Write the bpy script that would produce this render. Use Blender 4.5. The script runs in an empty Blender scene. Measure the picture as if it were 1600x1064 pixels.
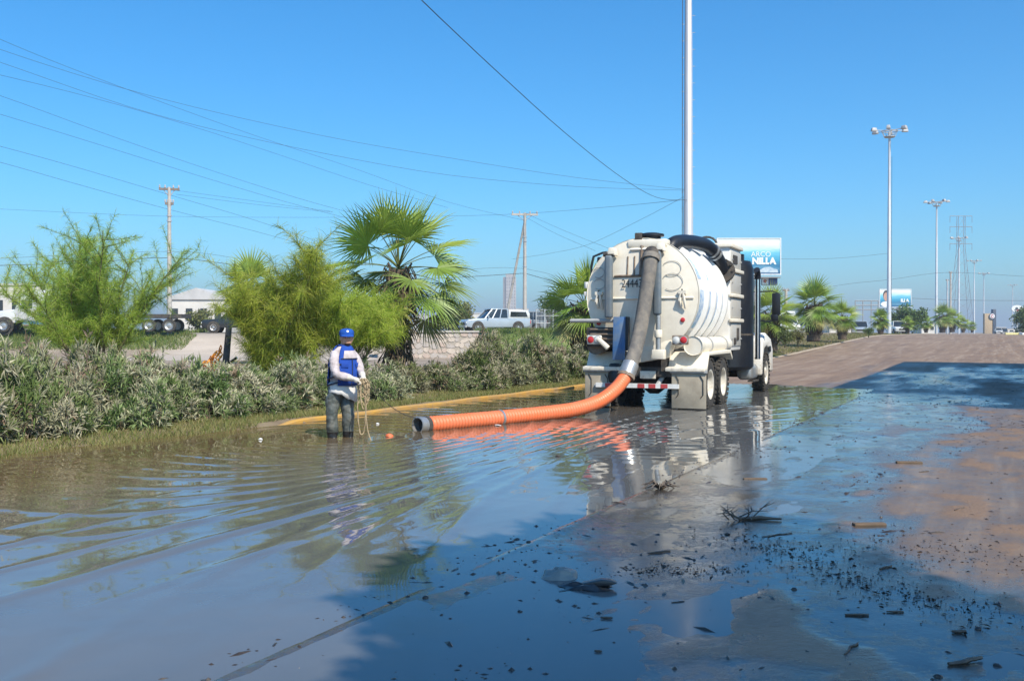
import bpy, bmesh, math, random
import numpy as np
from mathutils import Vector, Matrix, Euler
rad = math.radians
scene = bpy.context.scene
C = scene.collection
# ------------------------------------------------------------------ camera
CAM_H = 1.6
cam_d = bpy.data.cameras.new('camera'); cam = bpy.data.objects.new('camera', cam_d); C.objects.link(cam)
cam.location = (0, 0, CAM_H); cam.rotation_euler = (rad(90 - 0.44), 0, 0)
cam_d.lens = 35; cam_d.sensor_width = 36; cam_d.clip_start = 0.1; cam_d.clip_end = 12000
scene.camera = cam
F = 1555.6                                    # focal length in photo pixels
# ------------------------------------------------------------------ sky, sun, exposure
SUN_EL, SUN_AZ = 47.0, 149.5                  # azimuth clockwise from +Y
world = bpy.data.worlds.new('World'); scene.world = world; world.use_nodes = True
nt = world.node_tree; bg = nt.nodes['Background']
sky = nt.nodes.new('ShaderNodeTexSky'); sky.sky_type = 'NISHITA'; sky.sun_disc = False
sky.sun_elevation = rad(SUN_EL); sky.sun_rotation = rad(SUN_AZ)
sky.altitude = 0; sky.air_density = 1.0; sky.dust_density = 1.1; sky.ozone_density = 10.0
hsv = nt.nodes.new('ShaderNodeHueSaturation'); hsv.inputs['Saturation'].default_value = 1.2
tint = nt.nodes.new('ShaderNodeMix'); tint.data_type = 'RGBA'; tint.blend_type = 'MULTIPLY'; tint.inputs[0].default_value = 1.0; tint.inputs[7].default_value = (0.88, 1.14, 1.03, 1)
nt.links.new(sky.outputs[0], hsv.inputs['Color']); nt.links.new(hsv.outputs[0], tint.inputs[6])
nt.links.new(tint.outputs[2], bg.inputs[0]); bg.inputs[1].default_value = 0.15
S = Vector((math.sin(rad(SUN_AZ)) * math.cos(rad(SUN_EL)), math.cos(rad(SUN_AZ)) * math.cos(rad(SUN_EL)), math.sin(rad(SUN_EL))))
sun_d = bpy.data.lights.new('sun', 'SUN'); sun = bpy.data.objects.new('sun', sun_d); C.objects.link(sun)
sun_d.energy = 4.9; sun_d.angle = rad(0.53); sun_d.color = (1.0, 0.91, 0.77)
sun.rotation_euler = S.to_track_quat('Z', 'Y').to_euler(); sun.location = (20, -30, 40)
vs = scene.view_settings
vs.view_transform = 'Standard'; vs.look = 'None'; vs.exposure = 0.36; vs.gamma = 1.0; vs.use_curve_mapping = False
scene.cycles.use_denoising = True
scene.cycles.max_bounces = 6; scene.cycles.diffuse_bounces = 3; scene.cycles.glossy_bounces = 3
scene.cycles.transmission_bounces = 4; scene.cycles.transparent_max_bounces = 6; scene.cycles.volume_bounces = 0
scene.cycles.caustics_reflective = False; scene.cycles.caustics_refractive = False
scene.cycles.sample_clamp_indirect = 6.0

# ------------------------------------------------------------------ placing: photo pixel + distance -> a point in the place
def P(px, py, Y): return Vector(((px - 800) / F * Y, Y, CAM_H - (py - 520) / F * Y))
def G(px, py, z=0.0):
    Y = (CAM_H - z) * F / (py - 520); return Vector(((px - 800) / F * Y, Y, z))
KX, KY, DX, DY = -4.06, 17.06, 0.444, 0.896   # a kerb point and the road's direction
def UV(x, y): return (x - KX) * DY - (y - KY) * DX, (x - KX) * DX + (y - KY) * DY
def XY(u, v): return KX + u * DY + v * DX, KY - u * DX + v * DY
ROAD_ROT = -math.atan2(DX, DY)
def ss(a, b, t):
    t = np.clip((np.asarray(t, dtype=float) - a) / (b - a), 0, 1); return t * t * (3 - 2 * t)
def vnoise(x, y, seed=0):
    x = np.asarray(x, dtype=float); y = np.asarray(y, dtype=float)
    xi = np.floor(x).astype(np.int64); yi = np.floor(y).astype(np.int64); fx = x - xi; fy = y - yi
    def h(a, b):
        n = (a * 374761393 + b * 668265263 + seed * 1442695041) & 0x7fffffff
        n = ((n ^ (n >> 13)) * 1274126177) & 0x7fffffff
        return ((n ^ (n >> 16)) & 0xffff) / 65535.0
    sx = fx * fx * (3 - 2 * fx); sy = fy * fy * (3 - 2 * fy)
    a = h(xi, yi) * (1 - sx) + h(xi + 1, yi) * sx; b = h(xi, yi + 1) * (1 - sx) + h(xi + 1, yi + 1) * sx
    return (a * (1 - sy) + b * sy) * 2 - 1
def fbm(x, y, seed=0, octv=4):
    s = 0; a = 1; t = 0
    for k in range(octv):
        s = s + a * vnoise(x * 2 ** k + 17.3 * k, y * 2 ** k - 9.1 * k, seed + k); t += a; a *= 0.5
    return s / t
def hroad(v): return 1.35 * ss(22, 100, v)

# ------------------------------------------------------------------ mesh collecting
def frame_for(d):
    d = d.normalized(); a = Vector((0, 0, 1)) if abs(d.z) < 0.95 else Vector((1, 0, 0))
    x = d.cross(a).normalized(); y = d.cross(x).normalized(); return x, y
class MB:
    def __init__(s): s.v = []; s.f = []; s.m = []; s.s = []; s.c = []
    def add(s, vs, fs, m=0, smooth=False, col=None):
        b = len(s.v); s.v.extend([tuple(p) for p in vs])
        for f in fs: s.f.append(tuple(i + b for i in f)); s.m.append(m); s.s.append(smooth)
        if col is not None: s.c.extend([col] * len(vs))
        return s
    def box(s, c, size, m=0, rot=None, top=(1, 1), shift=(0, 0)):
        hx, hy, hz = size[0] / 2, size[1] / 2, size[2] / 2; c = Vector(c)
        vs = []
        for sz in (-1, 1):
            tx, ty = (1, 1) if sz < 0 else top; ox, oy = (0, 0) if sz < 0 else shift
            for sx, sy in ((-1, -1), (1, -1), (1, 1), (-1, 1)):
                p = Vector((sx * hx * tx + ox, sy * hy * ty + oy, sz * hz))
                if rot is not None: p = rot @ p
                vs.append(c + p)
        return s.add(vs, [(3, 2, 1, 0), (4, 5, 6, 7), (0, 1, 5, 4), (1, 2, 6, 5), (2, 3, 7, 6), (3, 0, 4, 7)], m)
    def tube(s, pts, r, n=8, m=0, caps=True, smooth=True, col=None, sq=1.0):
        pts = [Vector(p) for p in pts]; k = len(pts)
        rs = r if isinstance(r, (list, tuple)) else [r] * k
        vs = []; fs = []; x = None
        for i, p in enumerate(pts):
            d = (pts[min(i + 1, k - 1)] - pts[max(i - 1, 0)])
            if d.length < 1e-9: d = Vector((0, 0, 1))
            d.normalize()
            if x is None: x, y = frame_for(d)
            else:
                x = (x - d * x.dot(d)).normalized(); y = d.cross(x)
            for j in range(n):
                a = 2 * math.pi * j / n; vs.append(p + (x * math.cos(a) + y * math.sin(a) * sq) * rs[i])
        for i in range(k - 1):
            for j in range(n):
                a = i * n + j; b = i * n + (j + 1) % n; fs.append((a, b, b + n, a + n))
        if caps: fs.append(tuple(reversed(range(n)))); fs.append(tuple(range((k - 1) * n, k * n)))
        return s.add(vs, fs, m, smooth, col)
    def lathe(s, prof, o=(0, 0, 0), ax=(0, 0, 1), n=24, m=0, smooth=True, caps=True, sx=1.0):
        o = Vector(o); ax = Vector(ax).normalized(); x, y = frame_for(ax); vs = []; fs = []
        for t, r in prof:
            for j in range(n):
                a = 2 * math.pi * j / n; vs.append(o + ax * t + (x * math.cos(a) * sx + y * math.sin(a)) * r)
        k = len(prof)
        for i in range(k - 1):
            for j in range(n):
                a = i * n + j; b = i * n + (j + 1) % n; fs.append((a, b, b + n, a + n))
        if caps: fs.append(tuple(reversed(range(n)))); fs.append(tuple(range((k - 1) * n, k * n)))
        return s.add(vs, fs, m, smooth)
    def prism(s, poly, x0, x1, m=0, fn=None, axis='x'):
        """poly of (y,z) extruded in x; fn(x,y,z) may bend it"""
        n = len(poly); vs = []
        for x in (x0, x1):
            for y, z in poly:
                p = (x, y, z) if axis == 'x' else ((y, x, z) if axis == 'y' else (y, z, x))
                vs.append(fn(*p) if fn else p)
        fs = [tuple(range(n)), tuple(reversed(range(n, 2 * n)))] + [(i, i + n, (i + 1) % n + n, (i + 1) % n) for i in range(n)]
        return s.add(vs, fs, m)
    def build(s, name, mats, parent=None, loc=None, rotz=None, bevel=0, seg=2, angle=38, recalc=True):
        me = bpy.data.meshes.new(name); me.from_pydata(s.v, [], s.f)
        mats = mats if isinstance(mats, (list, tuple)) else [mats]
        for mm in mats: me.materials.append(mm)
        me.polygons.foreach_set('material_index', s.m); me.polygons.foreach_set('use_smooth', s.s)
        if s.c and len(s.c) == len(s.v):
            at = me.color_attributes.new('Col', 'FLOAT_COLOR', 'POINT')
            at.data.foreach_set('color', np.array([(c[0], c[1], c[2], 1.0) for c in s.c], dtype=np.float32).ravel())
        if bevel or recalc:
            bm = bmesh.new(); bm.from_mesh(me)
            if recalc: bmesh.ops.recalc_face_normals(bm, faces=bm.faces)
            if bevel:
                es = [e for e in bm.edges if len(e.link_faces) == 2 and e.calc_face_angle(0) > rad(30)]
                bmesh.ops.bevel(bm, geom=es, offset=bevel, segments=seg, affect='EDGES', profile=0.5, clamp_overlap=True)
                for f in bm.faces: f.smooth = True
            bm.to_mesh(me); bm.free()
        if bevel or any(s.s): me.set_sharp_from_angle(angle=rad(angle))
        me.update()
        o = bpy.data.objects.new(name, me); C.objects.link(o)
        if parent is not None: o.parent = parent
        if loc is not None: o.location = loc
        if rotz is not None: o.rotation_euler = (0, 0, rotz)
        return o
def fast_mesh(name, V, Fq, mat, cols=None, smooth=False, parent=None):
    """V (n,3), Fq (m,3 or 4) numpy -> one object"""
    me = bpy.data.meshes.new(name); k = Fq.shape[1]
    me.vertices.add(len(V)); me.vertices.foreach_set('co', V.astype(np.float32).ravel())
    me.loops.add(Fq.size); me.loops.foreach_set('vertex_index', Fq.astype(np.int32).ravel())
    me.polygons.add(len(Fq)); me.polygons.foreach_set('loop_start', np.arange(0, Fq.size, k, dtype=np.int32))
    me.polygons.foreach_set('use_smooth', np.full(len(Fq), smooth))
    me.update(calc_edges=True); me.materials.append(mat)
    if cols is not None:
        at = me.color_attributes.new('Col', 'FLOAT_COLOR', 'POINT')
        c4 = np.ones((len(V), 4), dtype=np.float32); c4[:, :3] = cols; at.data.foreach_set('color', c4.ravel())
    o = bpy.data.objects.new(name, me); C.objects.link(o)
    if parent is not None: o.parent = parent
    return o
def grid_mesh(name, PX, PY, PZ, mat, cols=None, smooth=True):
    nv, nu = PX.shape; idx = np.arange(nv * nu).reshape(nv, nu)
    Fq = np.stack([idx[:-1, :-1], idx[:-1, 1:], idx[1:, 1:], idx[1:, :-1]], -1).reshape(-1, 4)
    V = np.stack([PX, PY, PZ], -1).reshape(-1, 3)
    return fast_mesh(name, V, Fq, mat, None if cols is None else cols.reshape(-1, 3), smooth)
def tag(o, label=None, cat=None, group=None, kind=None):
    if label: o['label'] = label
    if cat: o['category'] = cat
    if group: o['group'] = group
    if kind: o['kind'] = kind
    return o
def thing(name, label, cat, loc=(0, 0, 0), rotz=0.0, group=None, scale=None):
    o = bpy.data.objects.new(name, None); C.objects.link(o); o.empty_display_size = 0.2
    o.location = loc; o.rotation_euler = (0, 0, rotz)
    if scale: o.scale = (scale,) * 3 if isinstance(scale, (int, float)) else scale
    return tag(o, label, cat, group)
def copy_tree(o, parent=None):
    c = o.copy(); C.objects.link(c); c.parent = parent
    for ch in list(o.children): copy_tree(ch, c)
    return c
def link_mesh(name, me, parent=None, loc=(0, 0, 0), rot=(0, 0, 0), scale=None):
    o = bpy.data.objects.new(name, me); C.objects.link(o); o.parent = parent
    o.location = loc; o.rotation_euler = rot
    if scale: o.scale = scale
    return o
def text_mesh(name, body, size, mat, parent, loc, rot, extrude=0.002, align='CENTER', sx=1.0, bold=0.0):
    cu = bpy.data.curves.new(name, 'FONT'); cu.body = body; cu.size = size; cu.extrude = extrude; cu.offset = bold
    cu.align_x = align; cu.align_y = 'CENTER'; cu.resolution_u = 3
    t = bpy.data.objects.new(name, cu); C.objects.link(t)
    me = bpy.data.meshes.new_from_object(t); C.objects.unlink(t); bpy.data.objects.remove(t)
    me.materials.clear(); me.materials.append(mat)
    return link_mesh(name, me, parent, loc, rot, (sx, 1, 1))

# ------------------------------------------------------------------ materials
def new_mat(name):
    m = bpy.data.materials.new(name); m.use_nodes = True
    return m, m.node_tree, m.node_tree.nodes['Principled BSDF']
def N(nt, t, **kw):
    n = nt.nodes.new(t)
    for k, v in kw.items(): setattr(n, k, v)
    return n
def noise(nt, scale, detail=5, rough=0.6, co='Object', dist=0.0, stretch=None, rotz=0.0):
    tc = N(nt, 'ShaderNodeTexCoord'); n = N(nt, 'ShaderNodeTexNoise')
    n.inputs['Scale'].default_value = scale; n.inputs['Detail'].default_value = detail
    n.inputs['Roughness'].default_value = rough; n.inputs['Distortion'].default_value = dist
    src = tc.outputs[co]
    if rotz:
        m0 = N(nt, 'ShaderNodeMapping'); m0.inputs['Rotation'].default_value = (0, 0, rotz); nt.links.new(src, m0.inputs[0]); src = m0.outputs[0]
    if stretch:
        mp = N(nt, 'ShaderNodeMapping'); mp.inputs['Scale'].default_value = stretch; nt.links.new(src, mp.inputs[0]); src = mp.outputs[0]
    nt.links.new(src, n.inputs['Vector']); return n.outputs['Fac']
def ramp(nt, fac, stops):
    r = N(nt, 'ShaderNodeValToRGB'); e = r.color_ramp.elements
    while len(e) < len(stops): e.new(0.5)
    for k, (p, c) in enumerate(stops):
        e[k].position = p; e[k].color = (c[0], c[1], c[2], 1) if isinstance(c, (tuple, list)) else (c, c, c, 1)
    nt.links.new(fac, r.inputs[0]); return r.outputs[0]
def mixc(nt, fac, a, b, blend='MIX'):
    m = N(nt, 'ShaderNodeMix', data_type='RGBA', blend_type=blend)
    if isinstance(fac, (int, float)): m.inputs[0].default_value = fac
    else: nt.links.new(fac, m.inputs[0])
    for i, c in ((6, a), (7, b)):
        if isinstance(c, (tuple, list)): m.inputs[i].default_value = (c[0], c[1], c[2], 1)
        else: nt.links.new(c, m.inputs[i])
    return m.outputs[2]
def math_(nt, op, a, b=None, c=None, clamp=False):
    m = N(nt, 'ShaderNodeMath', operation=op, use_clamp=clamp)
    for i, x in enumerate((a, b, c)):
        if x is None: continue
        if isinstance(x, (int, float)): m.inputs[i].default_value = x
        else: nt.links.new(x, m.inputs[i])
    return m.outputs[0]
def bump(nt, bs, h, strength=0.3, dist=0.01):
    b = N(nt, 'ShaderNodeBump'); b.inputs['Strength'].default_value = strength; b.inputs['Distance'].default_value = dist
    nt.links.new(h, b.inputs['Height']); nt.links.new(b.outputs[0], bs.inputs['Normal']); return b
def mat(name, c, rough=0.5, metal=0.0, c2=None, scale=4.0, lo=0.4, hi=0.65, bump_s=0.0, bump_scale=None, spec=0.5, coat=0.0, rvar=0.0, stretch=None):
    m, nt, bs = new_mat(name)
    bs.inputs['Roughness'].default_value = rough; bs.inputs['Metallic'].default_value = metal
    bs.inputs['Specular IOR Level'].default_value = spec; bs.inputs['Coat Weight'].default_value = coat
    bs.inputs['Base Color'].default_value = (*c, 1)
    if c2 is None: c2 = tuple(x * 0.82 for x in c)
    f = noise(nt, scale, 6, 0.65, stretch=stretch)
    nt.links.new(ramp(nt, f, [(lo, c), (hi, c2)]), bs.inputs['Base Color'])
    if rvar: nt.links.new(ramp(nt, f, [(0.35, rough), (0.7, min(1, rough + rvar))]), bs.inputs['Roughness'])
    if bump_s: bump(nt, bs, noise(nt, bump_scale or scale * 6, 4), bump_s, 0.01)
    return m
def leaf_mat(name, tint=(1, 1, 1), rough=0.5, trans=0.3, spec=0.35):
    m, nt, bs = new_mat(name); at = N(nt, 'ShaderNodeAttribute', attribute_name='Col')
    col = mixc(nt, 1.0, at.outputs['Color'], tint, 'MULTIPLY')
    oi = N(nt, 'ShaderNodeObjectInfo'); hs = N(nt, 'ShaderNodeHueSaturation')
    nt.links.new(col, hs.inputs['Color'])
    nt.links.new(math_(nt, 'MULTIPLY_ADD', oi.outputs['Random'], 0.3, 0.86), hs.inputs['Value'])
    nt.links.new(math_(nt, 'MULTIPLY_ADD', oi.outputs['Random'], 0.03, 0.485), hs.inputs['Hue'])
    nt.links.new(hs.outputs[0], bs.inputs['Base Color']); bs.inputs['Roughness'].default_value = rough
    bs.inputs['Specular IOR Level'].default_value = spec
    tr = N(nt, 'ShaderNodeBsdfTranslucent'); nt.links.new(hs.outputs[0], tr.inputs[0])
    mx = N(nt, 'ShaderNodeMixShader'); mx.inputs[0].default_value = trans
    nt.links.new(bs.outputs[0], mx.inputs[1]); nt.links.new(tr.outputs[0], mx.inputs[2])
    nt.links.new(mx.outputs[0], nt.nodes['Material Output'].inputs[0]); return m
rng = random.Random(7)
nprng = np.random.default_rng(11)
# ================================================================== SETTING
def slope_left(x, y):
    toe = 66.5 + 3.5 * ss(-9, -16, x); width = 2.6 + 5.0 * ss(-9, -16, x) + 4 * ss(0, 8, x)
    return 1.66 * ss(0, 1, (y - toe) / width)
def ground_h(x, y):
    u, v = UV(x, y); wl = ss(-7.5, -16, u)
    h = hroad(v) * (1 - wl) + slope_left(x, y) * wl + 0.05 * fbm(x * 0.25, y * 0.25, 3) * ss(-9, -14, u)
    return h - 0.03 - 0.45 * ss(-9.6, -8.6, u) * (1 - ss(12.4, 13.4, u)) * (1 - ss(190, 200, v)) * ss(-29, -27, v)
def axis(lo, hi, step, far_lo, far_hi, g=1.25):
    a = list(np.arange(lo, hi + step, step)); s = step
    while a[-1] < far_hi: s *= g; a.append(a[-1] + s)
    s = step
    while a[0] > far_lo: s *= g; a.insert(0, a[0] - s)
    return np.array(a)
xs = axis(-60, 70, 1.0, -5000, 6000); ys = axis(-14, 100, 0.9, -1500, 9000)
X, Y = np.meshgrid(xs, ys); Z = ground_h(X, Y); U, V = UV(X, Y)
n1 = fbm(X * 0.22, Y * 0.22, 5)
grass = np.zeros_like(X)
grass = np.maximum(grass, ss(0.25, 0.9, Z) * ss(-12, -15, X + n1 * 4) * (Y < 84))          # far left verge
grass = np.maximum(grass, ss(-3, 0, X + n1 * 2) * ss(64, 66.5, Y) * ss(83, 80, Y) * ss(26, 18, X))
conc = ss(-15, -17.5, X - 0 * n1) * 0
conc = np.maximum(conc, ss(-26.5, -24.5, X) * ss(-6, -8, X) * ss(58, 60, Y) * ss(86, 84, Y))
grass *= 1 - ss(-25.5, -24.5, X) * ss(-5, -8, X)
hwy = ss(74, 77, Y + 0 * X) * ss(1.2, 1.6, Z) * ss(100, 98, Y) * (1 - grass)
cols = np.stack([grass, conc, hwy], -1)
m_ground, nt_, bs = new_mat('dusty_ground')
at = N(nt_, 'ShaderNodeAttribute', attribute_name='Col'); sp = N(nt_, 'ShaderNodeSeparateColor'); nt_.links.new(at.outputs['Color'], sp.inputs[0])
dirt = ramp(nt_, noise(nt_, 0.35, 8, 0.7), [(0.3, (0.20, 0.155, 0.115)), (0.55, (0.30, 0.235, 0.175)), (0.75, (0.36, 0.30, 0.235))])
cc = ramp(nt_, noise(nt_, 0.9, 8, 0.75, stretch=(0.3, 1, 1)), [(0.3, (0.36, 0.30, 0.24)), (0.6, (0.47, 0.40, 0.33))])
gg = ramp(nt_, noise(nt_, 1.3, 8, 0.75), [(0.3, (0.07, 0.11, 0.025)), (0.55, (0.12, 0.17, 0.035)), (0.72, (0.24, 0.22, 0.09))])
c1 = mixc(nt_, sp.outputs[1], dirt, cc); c2 = mixc(nt_, sp.outputs[0], c1, gg); c3 = mixc(nt_, math_(nt_, 'MULTIPLY', sp.outputs[2], 0.7), c2, (0.20, 0.19, 0.18))
nt_.links.new(c3, bs.inputs['Base Color']); bs.inputs['Roughness'].default_value = 0.9; bump(nt_, bs, noise(nt_, 3, 8, 0.7), 0.5, 0.08)
g = grid_mesh('ground', X, Y, Z, m_ground, cols); tag(g, kind='structure')

# ---- road sheet: muddy, low against the kerb, with a raised slab edge at u = 7.9
def pond(v): return 1 - ss(12, 19, v)
def road_z(u, v):
    p = pond(v)
    low = -0.15 + 0.125 * ss(0.5, 7.9, u)
    hi = -0.0002 + 0.0018 * (u - 7.9) + 0.020 * ss(9.2, 11.6, u + 2.2 * fbm(u * 0.4, v * 0.18, 23, 5)) * ss(-8.5, -5.0, v) + 0.009 * fbm(u * 0.7, v * 0.2, 21, 4) + 0.0085 * fbm(u * 3.4, v * 1.5, 33, 5) + 0.0062 * np.exp(-((u - 7.98) / 0.04) ** 2) * (0.9 + 0.5 * fbm(v * 0.9, u * 0, 24, 3))
    edge = ss(7.86, 7.94, u + 0.012 * vnoise(v * 3, 0 * v, 4))
    z = low * (1 - edge) + hi * edge
    dry = 0.015 + 0.03 * fbm(u * 0.25, v * 0.1, 41, 4) + 0.006 * fbm(u * 1.5, v * 1.1, 42, 3)
    return hroad(v) + z * p + dry * (1 - p) 
def vaxis():
    a = list(np.arange(-16.5, 16, 0.06)) ; s = 0.06
    while a[-1] < 205: s = min(s * 1.03, 2.5); a.append(a[-1] + s)
    b = []; s = 0.3; q = -16.5
    while q > -28: q -= s; b.insert(0, q)
    return np.array(b + a)
us = np.concatenate([np.arange(-0.4, 7.5, 0.3), np.arange(7.5, 13.6, 0.05)]); vs_ = vaxis()
UU, VV = np.meshgrid(us, vs_); RX, RY = XY(UU, VV); RZ = road_z(UU, VV)
loc_h = RZ - hroad(VV)
wet = np.clip(pond(VV) * (1 - ss(0.010, 0.030, loc_h)) + 0.0, 0, 1)
wet = np.maximum(wet, (1 - pond(VV)) * 0.9 * (1 - ss(-0.012, 0.012, loc_h + 0.02 * ss(14, 30, VV))))
wet = np.maximum(wet, 1.15 * ss(5.5, 7.5, UU + 1.2 * fbm(UU * 0.3, VV * 0.12, 64)) * ss(13, 15, VV) * ss(40, 33, VV) * (0.45 + 1.0 * fbm(UU * 1.1, VV * 0.22, 65)))
wet = np.clip(np.maximum(wet, ss(8.35, 8.0, UU) * pond(VV)), 0, 1)
clod = ss(0.15, 0.5, fbm(UU * 2.3, VV * 1.3, 61, 4)) * ss(8.6, 10.5, UU + 0.8 * fbm(UU * 0.6, VV * 0.35, 62))
m_road, nt_, bs = new_mat('wet_muddy_road')
at = N(nt_, 'ShaderNodeAttribute', attribute_name='Col'); sp = N(nt_, 'ShaderNodeSeparateColor'); nt_.links.new(at.outputs['Color'], sp.inputs[0])
w = math_(nt_, 'ADD', sp.outputs[0], math_(nt_, 'ADD', math_(nt_, 'MULTIPLY_ADD', noise(nt_, 1.3, 10, 0.78), 1.2, -0.6), math_(nt_, 'MULTIPLY_ADD', noise(nt_, 13, 8, 0.75), 0.8, -0.4)), clamp=True)
dryc = ramp(nt_, noise(nt_, 0.5, 9, 0.72), [(0.3, (0.18, 0.105, 0.054)), (0.52, (0.265, 0.168, 0.095)), (0.72, (0.34, 0.23, 0.142))])
streak = ramp(nt_, noise(nt_, 1.6, 8, 0.7, stretch=(1, 0.07, 1), rotz=-ROAD_ROT), [(0.35, 0.0), (0.5, 0.35), (0.62, 1.0)])
dryc = mixc(nt_, math_(nt_, 'MULTIPLY', streak, 0.6), dryc, (0.135, 0.078, 0.042))
streak2 = ramp(nt_, noise(nt_, 2.6, 7, 0.7, stretch=(1, 0.05, 1), rotz=-ROAD_ROT), [(0.5, 0.0), (0.64, 0.6)])
dryc = mixc(nt_, streak2, dryc, (0.38, 0.28, 0.19))
dryc = mixc(nt_, ramp(nt_, noise(nt_, 45, 6, 0.7), [(0.55, 0.0), (0.7, 0.55)]), dryc, (0.09, 0.055, 0.032))
wetc = ramp(nt_, noise(nt_, 2.2, 8, 0.7), [(0.32, (0.030, 0.028, 0.027)), (0.6, (0.066, 0.056, 0.046)), (0.8, (0.105, 0.08, 0.056))])
cm = mixc(nt_, w, dryc, wetc)
cm = mixc(nt_, math_(nt_, 'MULTIPLY', sp.outputs[1], 0.8), cm, (0.20, 0.115, 0.06))
nt_.links.new(cm, bs.inputs['Base Color'])
rr = math_(nt_, 'MULTIPLY_ADD', w, -0.64, 0.72, clamp=True)
rr = math_(nt_, 'ADD', rr, math_(nt_, 'MULTIPLY', sp.outputs[1], 0.22), clamp=True)
nt_.links.new(rr, bs.inputs['Roughness']); bs.inputs['Specular IOR Level'].default_value = 0.9
hgt = math_(nt_, 'MULTIPLY_ADD', sp.outputs[1], noise(nt_, 22, 6, 0.7), math_(nt_, 'MULTIPLY', noise(nt_, 7, 9, 0.68), 0.16))
hgt = math_(nt_, 'ADD', hgt, math_(nt_, 'MULTIPLY', math_(nt_, 'SUBTRACT', 1.0, w), math_(nt_, 'MULTIPLY', noise(nt_, 38, 6, 0.75), 0.6)))
bump(nt_, bs, hgt, 0.85, 0.018)
wet = np.maximum(wet, 0.42 * pond(VV))
rcols = np.stack([wet, clod, 0 * wet], -1)
RZ = RZ + clod * 0.008 * (0.6 + 0.4 * vnoise(UU * 9, VV * 9, 63))
r_ = grid_mesh('road', RX, RY, RZ, m_road, rcols); tag(r_, kind='structure')

# ---- standing water with ripples running out from the man and along the slab edge
MAN = Vector((-2.62, 15.25, -0.11))
wu = np.arange(-2.6, 12.6, 0.055); wv = np.concatenate([np.arange(-28, -17, 0.3), np.arange(-17, 19.6, 0.055)])
WU, WV = np.meshgrid(wu, wv); WX, WY = XY(WU, WV)
r = np.hypot(WX - MAN.x, WY - MAN.y); dn = 0.5 * fbm(WX * 0.35, WY * 0.35, 71, 3)
def crest(ph, k): return np.exp(k * (np.cos(ph) - 1))
wob = fbm(WX * 0.9, WY * 0.9, 72, 3)
wgt = ss(2.6, 6.6, WU + 0.06 * WV)
f_ = (1 - wgt) * r + wgt * (WU + 2.4) + 0.15 * dn
lam = 0.40 + 0.022 * r
env = ss(0.3, 1.3, r) * np.exp(-r / 20.0) * ss(7.9, 7.2, WU) * (0.25 + 1.1 * np.clip(0.5 + 1.3 * fbm(WX * 0.45, WY * 0.7, 77), 0, 1))
hA = (0.0150 - 0.003 * wgt) * crest(2 * math.pi * f_ / lam, 4.5) * env
f2 = np.hypot((WX + 9.5) * 0.8, WY - 14.6) + 0.15 * dn
hB = 0.0035 * crest(2 * math.pi * f2 / 0.36, 2.0) * np.exp(-np.hypot(WX + 6, WY - 12.5) / 4.0)
f3 = WU + 0.10 * fbm(WU * 0.5, WV * 0.22, 87, 3) + 0.035 * WV * ss(-2, -12, WV)
hA2 = 0.016 * crest(2 * math.pi * f3 / 0.62, 16.0) * ss(2.6, 4.2, WU) * ss(7.8, 7.0, WU) * ss(0.5, -4, WV) * ss(-0.25, 0.35, fbm(WU * 0.9, WV * 0.18, 88, 3))
rt = np.hypot(WX - 3.9, WY - 20.2)
hC = 0.0045 * crest(2 * math.pi * (rt + 0.4 * dn) / 0.42, 1.0) * ss(0.6, 2.2, rt) * np.exp(-rt / 4.2)
fine = 0.0004 * np.sin(2 * math.pi * (WY * 2.6 + WX * 0.35 + 1.2 * wob)) * (0.6 + 0.4 * vnoise(WX * 0.6, WY * 0.6, 80)) + 0.0004 * fbm(WX * 1.3, WY * 2.6, 75, 3)
calm = ss(8.1, 7.4, WU) * 0.94 + 0.06
WZ = (hA + hA2 + hB + hC + fine * 0.9) * calm
m_water, nt_, bs = new_mat('muddy_water')
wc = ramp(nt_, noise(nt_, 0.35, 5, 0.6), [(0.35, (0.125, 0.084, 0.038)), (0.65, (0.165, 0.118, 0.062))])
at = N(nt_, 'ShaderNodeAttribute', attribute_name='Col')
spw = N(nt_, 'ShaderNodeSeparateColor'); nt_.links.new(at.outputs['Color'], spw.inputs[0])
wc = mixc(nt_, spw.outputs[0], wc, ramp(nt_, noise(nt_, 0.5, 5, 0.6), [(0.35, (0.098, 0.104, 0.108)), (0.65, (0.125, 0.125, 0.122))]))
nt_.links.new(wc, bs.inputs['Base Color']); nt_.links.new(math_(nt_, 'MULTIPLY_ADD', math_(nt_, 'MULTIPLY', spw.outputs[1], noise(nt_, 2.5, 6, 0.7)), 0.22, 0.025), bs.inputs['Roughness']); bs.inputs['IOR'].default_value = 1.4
bump(nt_, bs, noise(nt_, 9, 3, 0.5, stretch=(0.6, 1.4, 1)), 0.06, 0.004)
sky_tone = np.clip(ss(1.5, 6.0, WU + 0.9 * fbm(WU * 0.4, WV * 0.25, 85)), 0, 1)  # grey-blue sky reflection painted into the water colour, stronger away from the bank
water = grid_mesh('water', WX, WY, WZ, m_water, np.stack([sky_tone, ss(7.8, 8.4, WU), 0 * sky_tone], -1)); tag(water, kind='structure')

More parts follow.
